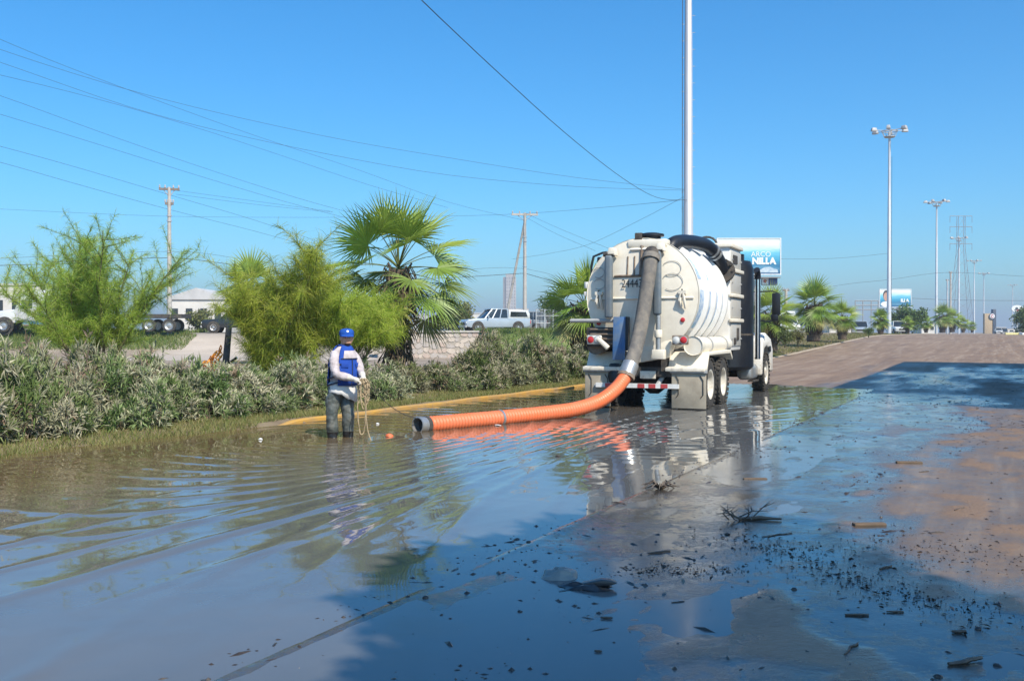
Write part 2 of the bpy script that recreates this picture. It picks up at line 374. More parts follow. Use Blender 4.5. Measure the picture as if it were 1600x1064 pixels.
# ---- planted median strip, kerb
def med_z(u, v):
    kerb_in = ss(-2.2, -0.3, v)
    kerb_in = kerb_in * ss(0.12, -0.2, u)
    top = hroad(v) + 0.05 + 0.085 * ss(-0.6, -4, u) + 0.05 * fbm(u * 0.7, v * 0.5, 81, 4)
    bank = -0.12 + (0.12 + 0.085) * ss(0.5, -1.3, u) + 0.05 * fbm(u * 0.9, v * 0.6, 82, 4) * ss(0.3, -0.8, u)
    return bank * (1 - kerb_in) + top * kerb_in
mu = np.concatenate([np.arange(-10, -2.5, 0.35), np.arange(-2.5, 0.7, 0.1)]); mv = np.concatenate([np.arange(-28, 32, 0.2), np.arange(32, 200, 1.2)])
MU, MV = np.meshgrid(mu, mv)
# with a kerb the strip stops at its back
MUc = np.where(MV > 0.7, np.minimum(MU, -0.12), MU)
MX, MY = XY(MUc, MV); MZ = med_z(MUc, MV)
MZ = np.where(MU < -9.6, np.minimum(MZ, ground_h(MX, MY) - 0.05), MZ)
m_soil = mat('median_soil', (0.14, 0.10, 0.065), 0.95, c2=(0.24, 0.19, 0.115), scale=1.2, lo=0.35, hi=0.65, bump_s=0.6, bump_scale=9)
md = grid_mesh('median_soil', MX, MY, MZ, m_soil); tag(md, kind='structure')
m_kerb = mat('worn_yellow_kerb_paint', (0.50, 0.28, 0.055), 0.8, c2=(0.30, 0.21, 0.12), scale=1.6, lo=0.42, hi=0.7, bump_s=0.4, bump_scale=25)
sec = [(-0.13, -0.25), (0.0, -0.25), (-0.012, 0.045), (-0.03, 0.062), (-0.115, 0.066), (-0.13, 0.05)]
m_kerb2 = mat('bare_dusty_kerb', (0.42, 0.36, 0.28), 0.9, c2=(0.34, 0.27, 0.19), scale=1.6, bump_s=0.4, bump_scale=25)
def kerb_run(vv, m):
  mb = MB(); pts = []
  for v in vv:
    for (u, z) in sec:
        x, y = XY(u + 0.012 * math.sin(v * 0.7) , v); pts.append((x, y, float(hroad(v)) + z - 0.09 * float(ss(0.9, -0.3, v)) + 0.008 * math.sin(v * 1.9)))
  n = len(sec); fs = []
  for i in range(len(vv) - 1):
    for j in range(n):
        a = i * n + j; b = i * n + (j + 1) % n; fs.append((a, b, b + n, a + n))
  mb.add(pts, fs, 0, False); tag(mb.build('kerb', m), kind='structure')
kerb_run(list(np.arange(-0.2, 24.1, 0.4)), m_kerb); kerb_run(list(np.arange(24.0, 60, 0.5)) + list(np.arange(60, 190, 4.0)), m_kerb2)

# ---- hills on the horizon, faint
m_hill = mat('far_hill', (0.22, 0.20, 0.20), 1.0, scale=0.01)
hx = np.linspace(200, 4200, 60); ht = 45 * ss(200, 1500, hx) * ss(4200, 2600, hx) * (0.7 + 0.5 * fbm(hx * 0.003, hx * 0, 91, 4)) + 2
HX = np.stack([hx, hx, hx]); HY = np.stack([np.full(60, 4200.0), np.full(60, 4700.0), np.full(60, 5400.0)]); HZ = np.stack([np.full(60, -5.0), ht, np.full(60, -5.0)])
tag(grid_mesh('hill', HX, HY, HZ, m_hill), kind='structure')
# ================================================================== VEGETATION
m_ole = leaf_mat('dusty_oleander_leaf', rough=0.6, trans=0.12, spec=0.2)
m_stem = mat('brown_stem', (0.13, 0.09, 0.06), 0.9, c2=(0.2, 0.16, 0.11), scale=8)
m_bark = mat('green_brown_bark', (0.10, 0.085, 0.05), 0.9, c2=(0.16, 0.15, 0.07), scale=5, bump_s=0.5)
m_grass = leaf_mat('grass_blade', rough=0.6, trans=0.3)
m_pv = leaf_mat('fine_green_foliage', rough=0.55, trans=0.48, spec=0.2)
m_frond = leaf_mat('palm_frond', rough=0.42, trans=0.3, spec=0.5)
m_thatch = leaf_mat('dry_palm_thatch', rough=0.95, trans=0.05, spec=0.1)
m_trunk = mat('palm_trunk_fibre', (0.085, 0.06, 0.042), 0.95, c2=(0.16, 0.12, 0.085), scale=7, bump_s=0.9, bump_scale=14)
m_broad = leaf_mat('broad_leaf', rough=0.5, trans=0.25)

def leaf_cloud(base, dirs, L, W, up, cols, fold=0.25):
    """diamond leaves: base (n,3), dirs (n,3) unit, L, W (n,), up (n,3)"""
    n = len(base); side = np.cross(dirs, up); side /= np.linalg.norm(side, axis=1)[:, None] + 1e-9
    nrm = np.cross(side, dirs)
    mid = base + dirs * (L * 0.48)[:, None]
    V = np.stack([base, mid + side * (W / 2)[:, None] + nrm * (W * fold)[:, None], base + dirs * L[:, None] - nrm * (L * 0.10)[:, None], mid - side * (W / 2)[:, None] + nrm * (W * fold)[:, None]], 1).reshape(-1, 3)
    i = np.arange(n)[:, None] * 4
    Fq = np.concatenate([i + np.array([[0, 1, 2]]), i + np.array([[0, 2, 3]])], 0)
    return V, Fq, np.repeat(cols, 4, 0)
def unit(a): return a / (np.linalg.norm(a, axis=1)[:, None] + 1e-9)

def bush_meshes(seed, rx, ry, rz, nros, per, L0=0.145, W0=0.025):
    g = np.random.default_rng(seed)
    nc = 34; cd = unit(g.normal(size=(nc, 3))); cd[:, 2] = np.abs(cd[:, 2]) * 1.1 - 0.05; cd = unit(cd)
    cc = cd * g.uniform(0.45, 0.86, (nc, 1)) * np.array([rx, ry, rz]); cc[:, 2] = np.maximum(cc[:, 2], 0.22); cr = g.uniform(0.17, 0.32, nc)
    k = g.integers(0, nc, nros); d = unit(g.normal(size=(nros, 3)) + np.array([0, 0, 0.35]) + cd[k] * 0.5)
    tip = cc[k] + d * (cr[k] * g.uniform(0.55, 1.0, nros) ** 0.5)[:, None]
    spray = g.random(nros) < 0.05; tip[spray] += np.array([0, 0, 1]) * g.uniform(0.05, 0.22, (spray.sum(), 1)); tip[:, 2] = np.maximum(tip[:, 2], 0.06)
    out = unit(d * 0.7 + np.array([0, 0, 0.75]) + g.normal(size=(nros, 3)) * 0.3)
    pal = np.array([(0.33, 0.33, 0.21), (0.22, 0.275, 0.11), (0.115, 0.17, 0.05), (0.47, 0.44, 0.31), (0.30, 0.23, 0.16)])
    pk_ = g.choice(5, nc, p=[0.28, 0.27, 0.2, 0.18, 0.07]); pi = np.where(g.random(nros) < 0.6, pk_[k], g.choice(5, nros, p=[0.28, 0.27, 0.2, 0.18, 0.07]))
    base = np.repeat(tip, per, 0) - np.repeat(out, per, 0) * g.uniform(0, 0.09, (nros * per, 1))
    o = np.repeat(out, per, 0); dirs = unit(o * g.uniform(0.25, 1.1, (nros * per, 1)) + unit(g.normal(size=(nros * per, 3))) * 0.85)
    n = nros * per
    cols = np.repeat(pal[pi], per, 0) * g.uniform(0.75, 1.25, (n, 1))
    V, Fq, Cc = leaf_cloud(base, dirs, g.uniform(0.75, 1.3, n) * L0, g.uniform(0.8, 1.25, n) * W0, unit(np.array([[0, 0, 1.0]]) + g.normal(size=(n, 3)) * 0.5), cols)
    mb = MB()
    for k in range(0, nros, max(1, nros // 46)):
        p = Vector(tip[k]); q = Vector((g.normal() * 0.09, g.normal() * 0.09, -0.05)); mid = q.lerp(p, 0.5) + Vector((g.normal() * 0.04, g.normal() * 0.04, 0.04))
        mb.tube([q, mid, p], [0.012, 0.009, 0.004], 4)
    return (V, Fq, Cc), mb
def make_bush(name, label, cat, x, y, z, variant, sc, rz, group):
    root = thing(name, label, cat, (x, y, z), rz, group, sc)
    for nm, me in variant: link_mesh(nm, me, root)
    return root
bush_var = []
for k in range(6):
    (V, Fq, Cc), mb = bush_meshes(100 + k, 1.0, 0.88, 1.0, 900, 9)
    a = fast_mesh('foliage', V, Fq, m_ole, Cc); b = mb.build('stem', m_stem)
    bush_var.append([('foliage', a.data), ('stem', b.data)])
    bpy.data.objects.remove(a); bpy.data.objects.remove(b)
# photo pixel of the bush's middle, base distance behind the kerb (u), height
hedge = []
def hb(px, u, h, w):
    u += 0.28
    k = (px - 800) / F                       # solve UV(kY, Y).u = u for Y
    Yd = (u + KX * DY - KY * DX) / (k * DY - DX) if abs(k * DY - DX) > 1e-6 else 20
    hedge.append((k * Yd, Yd, h, w))
for px, u, h, w in [(-90, -1.8, 1.25, 0.95), (15, -2.0, 1.42, 0.85), (85, -1.75, 1.22, 0.8), (150, -2.3, 1.35, 0.8), (205, -1.7, 1.05, 0.8), (265, -2.3, 1.2, 0.9), (318, -1.75, 1.0, 0.85), (372, -1.9, 0.98, 0.9),
                    (425, -1.75, 0.92, 0.9), (470, -2.2, 1.0, 0.9), (508, -1.8, 0.95, 0.85), (590, -1.7, 0.98, 0.85), (550, -2.4, 1.05, 0.9), (628, -2.6, 0.8, 0.7), (672, -2.4, 0.72, 0.7), (700, -2.0, 0.75, 0.75), (738, -1.8, 1.3, 1.0),
                    (768, -2.4, 1.6, 1.05), (795, -1.8, 1.15, 0.95), (826, -2.3, 1.45, 1.05), (850, -1.8, 1.22, 0.95), (880, -2.2, 1.22, 1.0), (905, -1.9, 1.15, 1.0), (930, -2.2, 1.2, 1.0), (60, -3.2, 1.4, 0.9), (235, -3.3, 1.3, 0.9), (440, -3.4, 1.1, 0.9)]:
    hb(px, u, h, w)
ORD = 'first second third fourth fifth sixth seventh eighth ninth tenth eleventh twelfth thirteenth fourteenth fifteenth sixteenth seventeenth eighteenth nineteenth twentieth twenty-first twenty-second twenty-third twenty-fourth twenty-fifth twenty-sixth twenty-seventh'.split()
hedge.sort(key=lambda t: UV(t[0], t[1])[1])
side_names = ['grey-leaved', 'dusty grey-green', 'dull green', 'mud-dusted', 'brownish green', 'pale dusty']
for i, (x, y, h, w) in enumerate(hedge):
    u, v = UV(x, y); px = int(800 + F * x / y)
    beside = ('at the left edge of the picture' if px < 40 else 'below the wispy green tree' if px < 260 else 'in front of the orange netting' if px < 380 else 'left of the man in the vest' if px < 520
              else 'behind the man with the rope' if px < 600 else 'below the big palm' if px < 715 else 'between palm and truck' if px < 860 else 'against the truck')
    row = ', back of the row' if u < -3 else ''
    lab = f"oleander bush, {ORD[i]} from the left along the hedge, {beside}"
    make_bush('oleander_bush', lab, 'bush', x, y, float(med_z(u, v)) - 0.06, bush_var[i % 6], (w * 1.04, w * 1.04, h / 1.02), rng.uniform(0, 6.28), 'oleander bushes along the kerb')

# ---- grass along the kerb and on the verge (blades: nobody could count them)
def grass_patch(name, pts, hgt, width, pal, label, spread=0.55):
    g = np.random.default_rng(5); n = len(pts)
    d = unit(np.stack([g.normal(size=n) * spread, g.normal(size=n) * spread, np.ones(n)], -1)); L = hgt * g.uniform(0.5, 1.3, n)
    a = g.uniform(0, 6.28, n); sd = np.stack([np.cos(a), np.sin(a), 0 * a], -1) * (width * g.uniform(0.6, 1.3, n))[:, None]
    V = np.stack([pts - sd, pts + sd, pts + d * L[:, None]], 1).reshape(-1, 3)
    Fq = np.arange(n * 3).reshape(-1, 3); pal = np.array(pal)
    cols = np.repeat(pal[g.integers(0, len(pal), n)] * g.uniform(0.8, 1.2, (n, 1)), 3, 0)
    o = fast_mesh(name, V, Fq, m_grass, cols); tag(o, label, 'grass', kind='stuff'); return o
g = np.random.default_rng(9); n = 90000
gu = -0.18 - np.abs(g.normal(size=n)) * 0.75; gv = g.uniform(-11, 45, n); keep = (fbm(gu * 1.2, gv * 0.8, 55, 3) > -0.42); gu, gv = gu[keep], gv[keep]
gu = np.where(gv < -0.3, gu + 0.35 + 0.35 * vnoise(gv * 0.7, 0 * gv, 3), gu)
gx, gy = XY(gu, gv); gz = med_z(gu, gv) - 0.01; ok = gz > -0.06
grass_patch('grass', np.stack([gx, gy, gz], -1)[ok], 0.12, 0.007, [(0.20, 0.21, 0.06), (0.25, 0.23, 0.08), (0.13, 0.17, 0.04), (0.30, 0.25, 0.11)], 'short yellow-green grass between kerb and hedge')
n = 16000; gv = g.uniform(30, 130, n); gu = -0.3 - np.abs(g.normal(size=n)) * 2.4; gx, gy = XY(gu, gv)
grass_patch('grass', np.stack([gx, gy, med_z(gu, gv) - 0.01], -1), 0.16, 0.025, [(0.22, 0.20, 0.07), (0.28, 0.23, 0.10), (0.15, 0.18, 0.05)], 'dry grass on the median beyond the truck')
n = 26000; gx = g.uniform(-46, -24.0, n); gy = g.uniform(70, 80.5, n)
gx2 = g.uniform(-2.6, 16, n); gy2 = g.uniform(65.8, 79, n)
gx = np.concatenate([gx, gx2]); gy = np.concatenate([gy, gy2]); gz = ground_h(gx, gy)
k_ = (gz > 0.35) & (fbm(gx * 0.3, gy * 0.3, 15) > -0.35); 
grass_patch('grass', np.stack([gx, gy, gz - 0.02], -1)[k_], 0.36, 0.03, [(0.13, 0.19, 0.03), (0.17, 0.22, 0.045), (0.09, 0.14, 0.025), (0.24, 0.23, 0.09)], 'tall green grass on the highway embankment')

# ---- wispy palo verde trees: stems plus fine hanging needles
def wispy(name, label, loc, seed, H, spread, nstem, nsec, nhair, hair, density_top=0.0, sec=1.0, hw=0.0036, col=((0.36, 0.48, 0.05), (0.48, 0.57, 0.08), (0.25, 0.38, 0.04), (0.55, 0.60, 0.14)), lean=(0, 0), low=0.25, droop=0.55, base_h=0.2):
    g = np.random.default_rng(seed); root = thing(name, label, 'tree', loc, 0, 'palo verde trees on the median')
    mb = MB(); twigs = []
    def limb(p, d, L, r0, r1, k, bend):
        pts = [Vector(p)]; d = Vector(d).normalized()
        for i in range(k):
            d = (d + Vector((g.normal() * bend, g.normal() * bend, g.normal() * bend * 0.5 + 0.03))).normalized(); pts.append(pts[-1] + d * (L / k))
        mb.tube(pts, [r0 + (r1 - r0) * i / k for i in range(k + 1)], 6 if r0 > 0.02 else 4); return pts
    for s_ in range(nstem):
        a = 2 * math.pi * (s_ + g.uniform(-0.3, 0.3)) / nstem; tilt = g.uniform(0.15, 1.0) * spread
        d = (math.cos(a) * tilt + lean[0], math.sin(a) * tilt + lean[1], 1.0); L = H * g.uniform(0.62, 1.0) * math.sqrt(1 + tilt * tilt) * 0.9
        pts = limb((g.normal() * 0.07, g.normal() * 0.07, 0), d, L, 0.045 * H / 4, 0.006, 9, 0.10)
        for i in range(nsec):
            t = g.uniform(low, 0.98) * 9; j = int(t); p = pts[j].lerp(pts[min(j + 1, 9)], t - j); dd = (pts[min(j + 1, 9)] - pts[max(j - 1, 0)]).normalized()
            o = Vector((g.normal(), g.normal(), g.normal() * 0.45 + 0.25)).normalized(); e = (dd * 0.55 + o * 0.8).normalized()
            q = limb(p, e, g.uniform(0.35, 0.9) * H / 4.2 * sec, 0.009, 0.0025, 4, 0.16); twigs.append(q)
        twigs.append(pts[4:])
    mb.build('trunk', m_bark, root)
    segs = []; 
    for q in twigs:
        for a_, b_ in zip(q[:-1], q[1:]): segs.append((tuple(a_), tuple(b_)))
    segs = np.array(segs); n = nhair; idx = g.integers(0, len(segs), n); t = g.random((n, 1))
    base = segs[idx, 0] * (1 - t) + segs[idx, 1] * t; along = unit(segs[idx, 1] - segs[idx, 0])
    keep = base[:, 2] > base_h * H
    base, along = base[keep], along[keep]; n = len(base)
    d0 = unit(along * 0.5 + g.normal(size=(n, 3)) * 0.7 + np.array([0, 0, 0.12])); L = hair * g.uniform(0.5, 1.35, n)
    p1 = base + d0 * (L * 0.5)[:, None]; d1 = unit(d0 + np.array([0, 0, -droop]) * g.uniform(0.3, 1.6, (n, 1))); p2 = p1 + d1 * (L * 0.5)[:, None]
    sd = unit(np.cross(d0, g.normal(size=(n, 3)))) * hw
    V = np.stack([base - sd, base + sd, p1 + sd * 0.9, p1 - sd * 0.9, p2], 1).reshape(-1, 3); i = np.arange(n)[:, None] * 5
    Fq = np.concatenate([i + np.array([[0, 1, 2]]), i + np.array([[0, 2, 3]]), i + np.array([[3, 2, 4]])], 0)
    cols = np.repeat(np.array(col)[g.integers(0, len(col), n)] * g.uniform(0.8, 1.2, (n, 1)), 5, 0)
    fast_mesh('crown', V, Fq, m_pv, cols, parent=root); return root
p = P(146, 565, 23.5)
wispy('palo_verde_tree', 'wide open wispy green tree with forked dark stems at far left', (p.x, p.y, 0.05), 21, 4.2, 0.80, 15, 36, 80000, 0.20, low=0.28, base_h=0.30, sec=1.25, hw=0.0031, col=((0.31, 0.42, 0.055), (0.40, 0.50, 0.08), (0.22, 0.34, 0.045), (0.45, 0.50, 0.12)))
p = P(440, 600, 22.0)
wispy('palo_verde_tree', 'dense bright green feathery tree left of the man', (p.x, p.y, 0.05), 22, 3.65, 0.42, 17, 32, 74000, 0.33, sec=1.25, low=0.12, droop=0.8, base_h=0.17)
p = P(530, 600, 23.2)
wispy('palo_verde_tree', 'feathery green tree behind the man, overlapping the big palm', (p.x, p.y, 0.05), 23, 3.05, 0.62, 12, 30, 58000, 0.32, lean=(0.25, 0), low=0.4, droop=0.8, base_h=0.42, sec=1.2)

# ---- fan palms: trunk, thatch, each frond a part
def frond_mesh(seed, elev, pet, R, nseg=30, droop=0.35, colset=0):
    g = np.random.default_rng(seed); mb = MB()
    d = Vector((math.cos(elev), 0, math.sin(elev)))
    pts = []; p = Vector((0, 0, 0)); dd = d.copy()
    for i in range(6):
        pts.append(p.copy()); p = p + dd * pet / 5; dd = (dd + Vector((0, 0, -0.035 - 0.05 * max(0, math.cos(elev))))).normalized()
    stemc = (0.20, 0.22, 0.06)
    mb.tube(pts, [0.024, 0.02, 0.017, 0.015, 0.013, 0.011], 5, col=stemc, sq=0.6)
    o = pts[-1]; d = dd; side = Vector((0, 1, 0)); nrm = d.cross(side).normalized()
    roll = g.normal() * 0.35; s2 = side * math.cos(roll) + nrm * math.sin(roll); n2 = d.cross(s2).normalized()
    if n2.z < 0: n2 = -n2
    half = rad(112); base = [(0.20, 0.29, 0.05), (0.29, 0.39, 0.06), (0.40, 0.38, 0.13)][colset]
    for k in range(nseg):
        th = -half + 2 * half * (k + 0.5) / nseg + g.normal() * 0.012; L = R * (0.72 + 0.28 * math.cos(th * 0.75)) * g.uniform(0.92, 1.06)
        e = (d * math.cos(th) + s2 * math.sin(th)).normalized(); w = e.cross(n2).normalized()
        dth = 2 * half / nseg; cupping = 0.32 * (1 - math.cos(th)) 
        vs = []; q = o.copy(); ee = (e + n2 * 0.18).normalized(); prev = 0
        dr = droop * g.uniform(0.6, 1.5)
        for t in (0.03, 0.22, 0.42, 0.72, 1.0):
            q = q + ee * L * (t - prev); prev = t
            wd = L * math.tan(dth / 2) * (t if t <= 0.4 else 0.40 * (1 - t) / 0.6 * 1.05) * 1.02
            vs += [q - w * wd, q + n2 * wd * 0.55, q + w * wd]
            ee = (ee + Vector((0, 0, -1)) * dr * (0.10 + 0.75 * t * t)).normalized()
        fs = []
        for i in range(4):
            a = 3 * i; fs += [(a, a + 1, a + 4, a + 3), (a + 1, a + 2, a + 5, a + 4)]
        v_ = g.uniform(0.8, 1.2); tipc = tuple(c * v_ for c in base)
        mb.add(vs, fs, 0, False, tipc)
    ob = mb.build('frond', m_frond, recalc=False); me = ob.data; bpy.data.objects.remove(ob); return me
def palm_kit(seed, R, pet, nf):
    g = random.Random(seed); kit = []
    for i in range(nf):
        t = i / (nf - 1); elev = rad(80 - 122 * t ** 0.85 + g.uniform(-9, 9))
        az = i * 2.39996 + g.uniform(-0.25, 0.25)
        kit.append((frond_mesh(seed * 50 + i, elev, pet * g.uniform(0.85, 1.1) * (0.8 + 0.3 * t), R * g.uniform(0.9, 1.08), 28, 0.20 + 0.5 * t, 1 if t < 0.45 else (0 if t < 0.9 else 2)), az))
    return kit
def trunk_thatch(H, r, seed, nth):
    g = np.random.default_rng(seed); mb = MB(); pts = []; rs = []
    k = 16
    for i in range(k + 1):
        t = i / k; pts.append((0.05 * math.sin(t * 3), 0.03 * math.sin(t * 4 + 1), H * t - 0.1)); rs.append(r * (1.35 - 0.5 * t if t < 0.25 else 1.22 - 0.1 * t) * (1 + 0.05 * (i % 2)))
    mb.tube(pts, rs, 14)
    for i in range(90):                                     # cut leaf bases
        a = i * 2.399; z = H * (0.08 + 0.9 * i / 90); rr = r * 1.15; c, s_ = math.cos(a), math.sin(a)
        mb.tube([(c * rr, s_ * rr, z), (c * rr * 1.25, s_ * rr * 1.25, z + 0.06), (c * rr * 1.55, s_ * rr * 1.55, z + 0.16)], [0.035, 0.03, 0.018], 4)
    tb = mb.build('trunk', m_trunk); n = nth
    a = g.uniform(0, 6.28, n); z = H * g.uniform(0.30, 1.02, n); rr = r * g.uniform(1.0, 1.5, n)
    base = np.stack([np.cos(a) * rr, np.sin(a) * rr, z], -1); d = unit(np.stack([np.cos(a) * 0.42, np.sin(a) * 0.42, -np.ones(n)], -1) + g.normal(size=(n, 3)) * 0.18)
    V, Fq, Cc = leaf_cloud(base, d, g.uniform(0.25, 0.75, n) * H * 0.32, g.uniform(0.02, 0.05, n), unit(g.normal(size=(n, 3))), np.array([(0.13, 0.10, 0.07)]) * g.uniform(0.5, 1.7, (n, 1)))
    th = fast_mesh('thatch', V, Fq, m_thatch, Cc); out = (tb.data, th.data)
    bpy.data.objects.remove(tb); bpy.data.objects.remove(th); return out
def make_palm(label, loc, kit, tt, H, rz, sc, group):
    root = thing('fan_palm', label, 'palm', loc, rz, group, sc)
    link_mesh('trunk', tt[0], root); link_mesh('thatch', tt[1], root)
    for i, (me, az) in enumerate(kit): link_mesh('frond', me, root, (0.05 * math.sin(3), 0.03 * math.sin(5), H - 0.02 - 0.5 * H / 3 * (i / len(kit)) ** 1.6 * 0.6), (0, 0, az))
    return root
kit_a = palm_kit(3, 0.95, 1.08, 38); tt_a = trunk_thatch(2.8, 0.17, 4, 340)
kit_b = palm_kit(5, 0.95, 0.75, 26); tt_b = trunk_thatch(1.7, 0.24, 6, 380)
x, y = P(622, 600, 25.8).x, 25.8
make_palm('tall fan palm with dark shaggy trunk behind the man', (x, y, 0.05), kit_a, tt_a, 2.8, 2.6, 1.18, 'fan palms on the median')
def palm_at(px, base_py, Yd, top_py, kit, tt, H, Rtot, label, rz):
    z0 = CAM_H - (base_py - 520) / F * Yd; ztop = CAM_H - (top_py - 520) / F * Yd; sc = (ztop - z0) / (H + Rtot)
    make_palm(label, ((px - 800) / F * Yd, Yd, z0), kit, tt, H, rz, sc, 'fan palms on the median')
palm_at(912, 560, 36, 388, kit_b, tt_b, 1.7, 1.7, 'fan palm half hidden behind the left side of the vacuum truck', 0.4)
palm_at(1205, 545, 60, 436, kit_b, tt_b, 1.7, 1.6, 'small fan palm seen between the truck mirror and the hood', 2.2)
palm_at(1272, 530, 68, 424, kit_b, tt_b, 1.7, 1.6, 'larger fan palm of the pair right of the truck', 1.3)
palm_at(1316, 528, 76, 462, kit_b, tt_b, 1.7, 1.6, 'smaller fan palm of the pair right of the truck', 3.1)
palm_at(1376, 521, 104, 478, kit_b, tt_b, 1.7, 1.6, 'fan palm at the foot of the tall floodlight mast', 4.0)
palm_at(1418, 520, 130, 492, kit_b, tt_b, 1.7, 1.6, 'low yellowish palm right of the tall floodlight mast', 5.0)
palm_at(1447, 519, 160, 490, kit_b, tt_b, 1.7, 1.6, 'low dark palm left of the second floodlight mast', 0.2)
palm_at(1473, 518, 185, 470, kit_b, tt_b, 1.7, 1.6, 'tall far palm behind the second floodlight mast', 1.1)
palm_at(1488, 518, 200, 478, kit_b, tt_b, 1.7, 1.6, 'far palm beside the tan utility pole', 2.5)
palm_at(1505, 519, 215, 492, kit_b, tt_b, 1.7, 1.6, 'low far palm right of the tan utility pole', 2.9)
palm_at(1519, 519, 240, 500, kit_b, tt_b, 1.7, 1.6, 'lowest far palm nearest the tan monument sign', 0.9)
palm_at(392, 520, 52, 395, kit_b, tt_b, 1.7, 1.3, 'fan palm peeping out behind the dense feathery tree', 1.9)

# ---- low shrubs and leafy trees far off
def leafy(name, label, loc, seed, rx, ry, rz, n, Lf, pal, group=None, trunk=True, zc=None):
    g = np.random.default_rng(seed); root = thing(name, label, 'tree' if trunk else 'shrub', loc, 0, group)
    zc = rz * 0.95 if zc is None else zc
    nb = 26; cen = unit(g.normal(size=(nb, 3))) * g.uniform(0.3, 0.8, (nb, 1)) * np.array([rx, ry, rz]); cen[:, 2] += zc
    k = g.integers(0, nb, n); rad_ = 0.42 * min(rx, rz)
    pts = cen[k] + unit(g.normal(size=(n, 3))) * (g.random((n, 1)) ** 0.45) * rad_
    pts[:, 2] = np.maximum(pts[:, 2], 0.05)
    d = unit(g.normal(size=(n, 3)) + np.array([0, 0, -0.2])); cols = np.array(pal)[g.integers(0, len(pal), n)] * g.uniform(0.75, 1.25, (n, 1)) * (0.85 + 0.3 * g.random(nb))[k][:, None]
    V, Fq, Cc = leaf_cloud(pts, d, Lf * g.uniform(0.7, 1.3, n), Lf * 0.45 * g.uniform(0.7, 1.3, n), unit(g.normal(size=(n, 3))), cols)
    fast_mesh('crown', V, Fq, m_broad, Cc, parent=root); mb = MB()
    mb.tube([(0, 0, -0.2), (0.05, 0.02, zc * 0.4), (0, 0, zc * 0.9)], [0.09 * rx, 0.07 * rx, 0.04 * rx], 8)
    for c in cen[::2]: mb.tube([(0, 0, zc * 0.45), tuple(Vector(c).lerp(Vector((0, 0, zc * 0.6)), 0.4)), tuple(c)], [0.045 * rx, 0.03 * rx, 0.012 * rx], 5)
    mb.build('trunk', m_bark, root); return root
GR = [(0.10, 0.15, 0.04), (0.14, 0.19, 0.05), (0.08, 0.12, 0.035)]; GY = [(0.20, 0.22, 0.07), (0.16, 0.20, 0.06), (0.24, 0.23, 0.10)]
q = P(712, 522, 105); leafy('round_tree', 'hazy yellow-green tree behind the big palm and silver pickup', (q.x, q.y, 1.6), 31, 3.2, 3, 1.9, 3800, 0.34, GY)
q = P(830, 520, 98); leafy('round_tree', 'small green tree right of the silver pickup', (q.x, q.y, 1.6), 32, 1.2, 1.2, 0.9, 1200, 0.3, GR)
q = P(300, 520, 92); leafy('round_shrub', 'bright green shrub beside the white tractor trailer wheels', (q.x + 0.6, q.y, 1.65), 33, 2.0, 1.5, 1.1, 1500, 0.3, GY, trunk=False)
q = P(1412, 520, 150); leafy('round_tree', 'dark green round tree below the farther billboard', (q.x, q.y, 1.3), 34, 4.6, 3, 2.4, 3000, 0.45, GR)
q = P(1606, 520, 170); leafy('round_tree', 'green tree cut off by the right edge of the picture', (q.x, q.y, 1.3), 35, 3.4, 3, 2.6, 2500, 0.45, GR)
q = P(868, 520, 84); leafy('round_tree', 'thin green tree left of the truck beyond the fence', (q.x, q.y, 1.6), 36, 1.7, 1.6, 2.0, 1500, 0.26, GR)
for i, (px, py, Yd, rx, rz, lab) in enumerate([(1246, 536, 56, 0.55, 0.5, 'small green shrub left of the palm pair'), (1226, 538, 54, 0.5, 0.45, 'yellowish shrub just right of the truck hood'), (1357, 524, 88, 0.5, 0.4, 'small green shrub in the grass below the palms')]):
    q = P(px, py, Yd); leafy('round_shrub', lab, (q.x, q.y, q.z), 40 + i, rx, rx, rz, 700, 0.12, GR if i else GY, trunk=False)
# the tree that shades the foreground stands behind the camera
def big_tree(label, shadows, zc, seed, trunk_at):
    g = np.random.default_rng(seed); root = thing('shade_tree', label, 'tree', (trunk_at[0], trunk_at[1], -0.1)); mb = MB(); Vs = []; Fs = []; Cs = []; off = 0
    mb.tube([(0, 0, 0), (0.1, 0.1, zc * 0.35), (0, 0, zc * 0.7)], [0.32, 0.26, 0.18], 10)
    for (sx, sy, rr, dz) in shadows:
        t = (zc + dz) / S.z; cx, cy, cz = sx + S.x * t - trunk_at[0], sy + S.y * t - trunk_at[1], zc + dz
        n = int(5200 * rr * rr / 3.0); pts = np.array([cx, cy, cz]) + unit(g.normal(size=(n, 3))) * (g.random((n, 1)) ** 0.4) * rr
        d = unit(g.normal(size=(n, 3))); cols = np.array(GR)[g.integers(0, 3, n)]
        V, Fq, Cc = leaf_cloud(pts, d, g.uniform(0.2, 0.34, n), g.uniform(0.12, 0.2, n), unit(g.normal(size=(n, 3))), cols)
        Vs.append(V); Fs.append(Fq + off); Cs.append(Cc); off += len(V)
        mb.tube([(0, 0, zc * 0.6), (cx * 0.5, cy * 0.5, zc * 0.85), (cx, cy, cz)], [0.16, 0.1, 0.04], 6)
    mb.build('trunk', m_bark, root); fast_mesh('crown', np.concatenate(Vs), np.concatenate(Fs), m_broad, np.concatenate(Cs), parent=root)
big_tree('leafy tree behind the camera that shades the wet foreground', [(0.75, 5.6, 1.55, 0), (1.9, 5.4, 1.25, 0.3), (1.3, 7.4, 1.2, 0.2), (0.3, 6.6, 1.0, -0.3), (1.2, 3.8, 1.6, 0.2), (1.75, 8.35, 0.7, 0.6), (0.2, 4.6, 0.9, 0)], 8.0, 77, (4.6, -1.2))
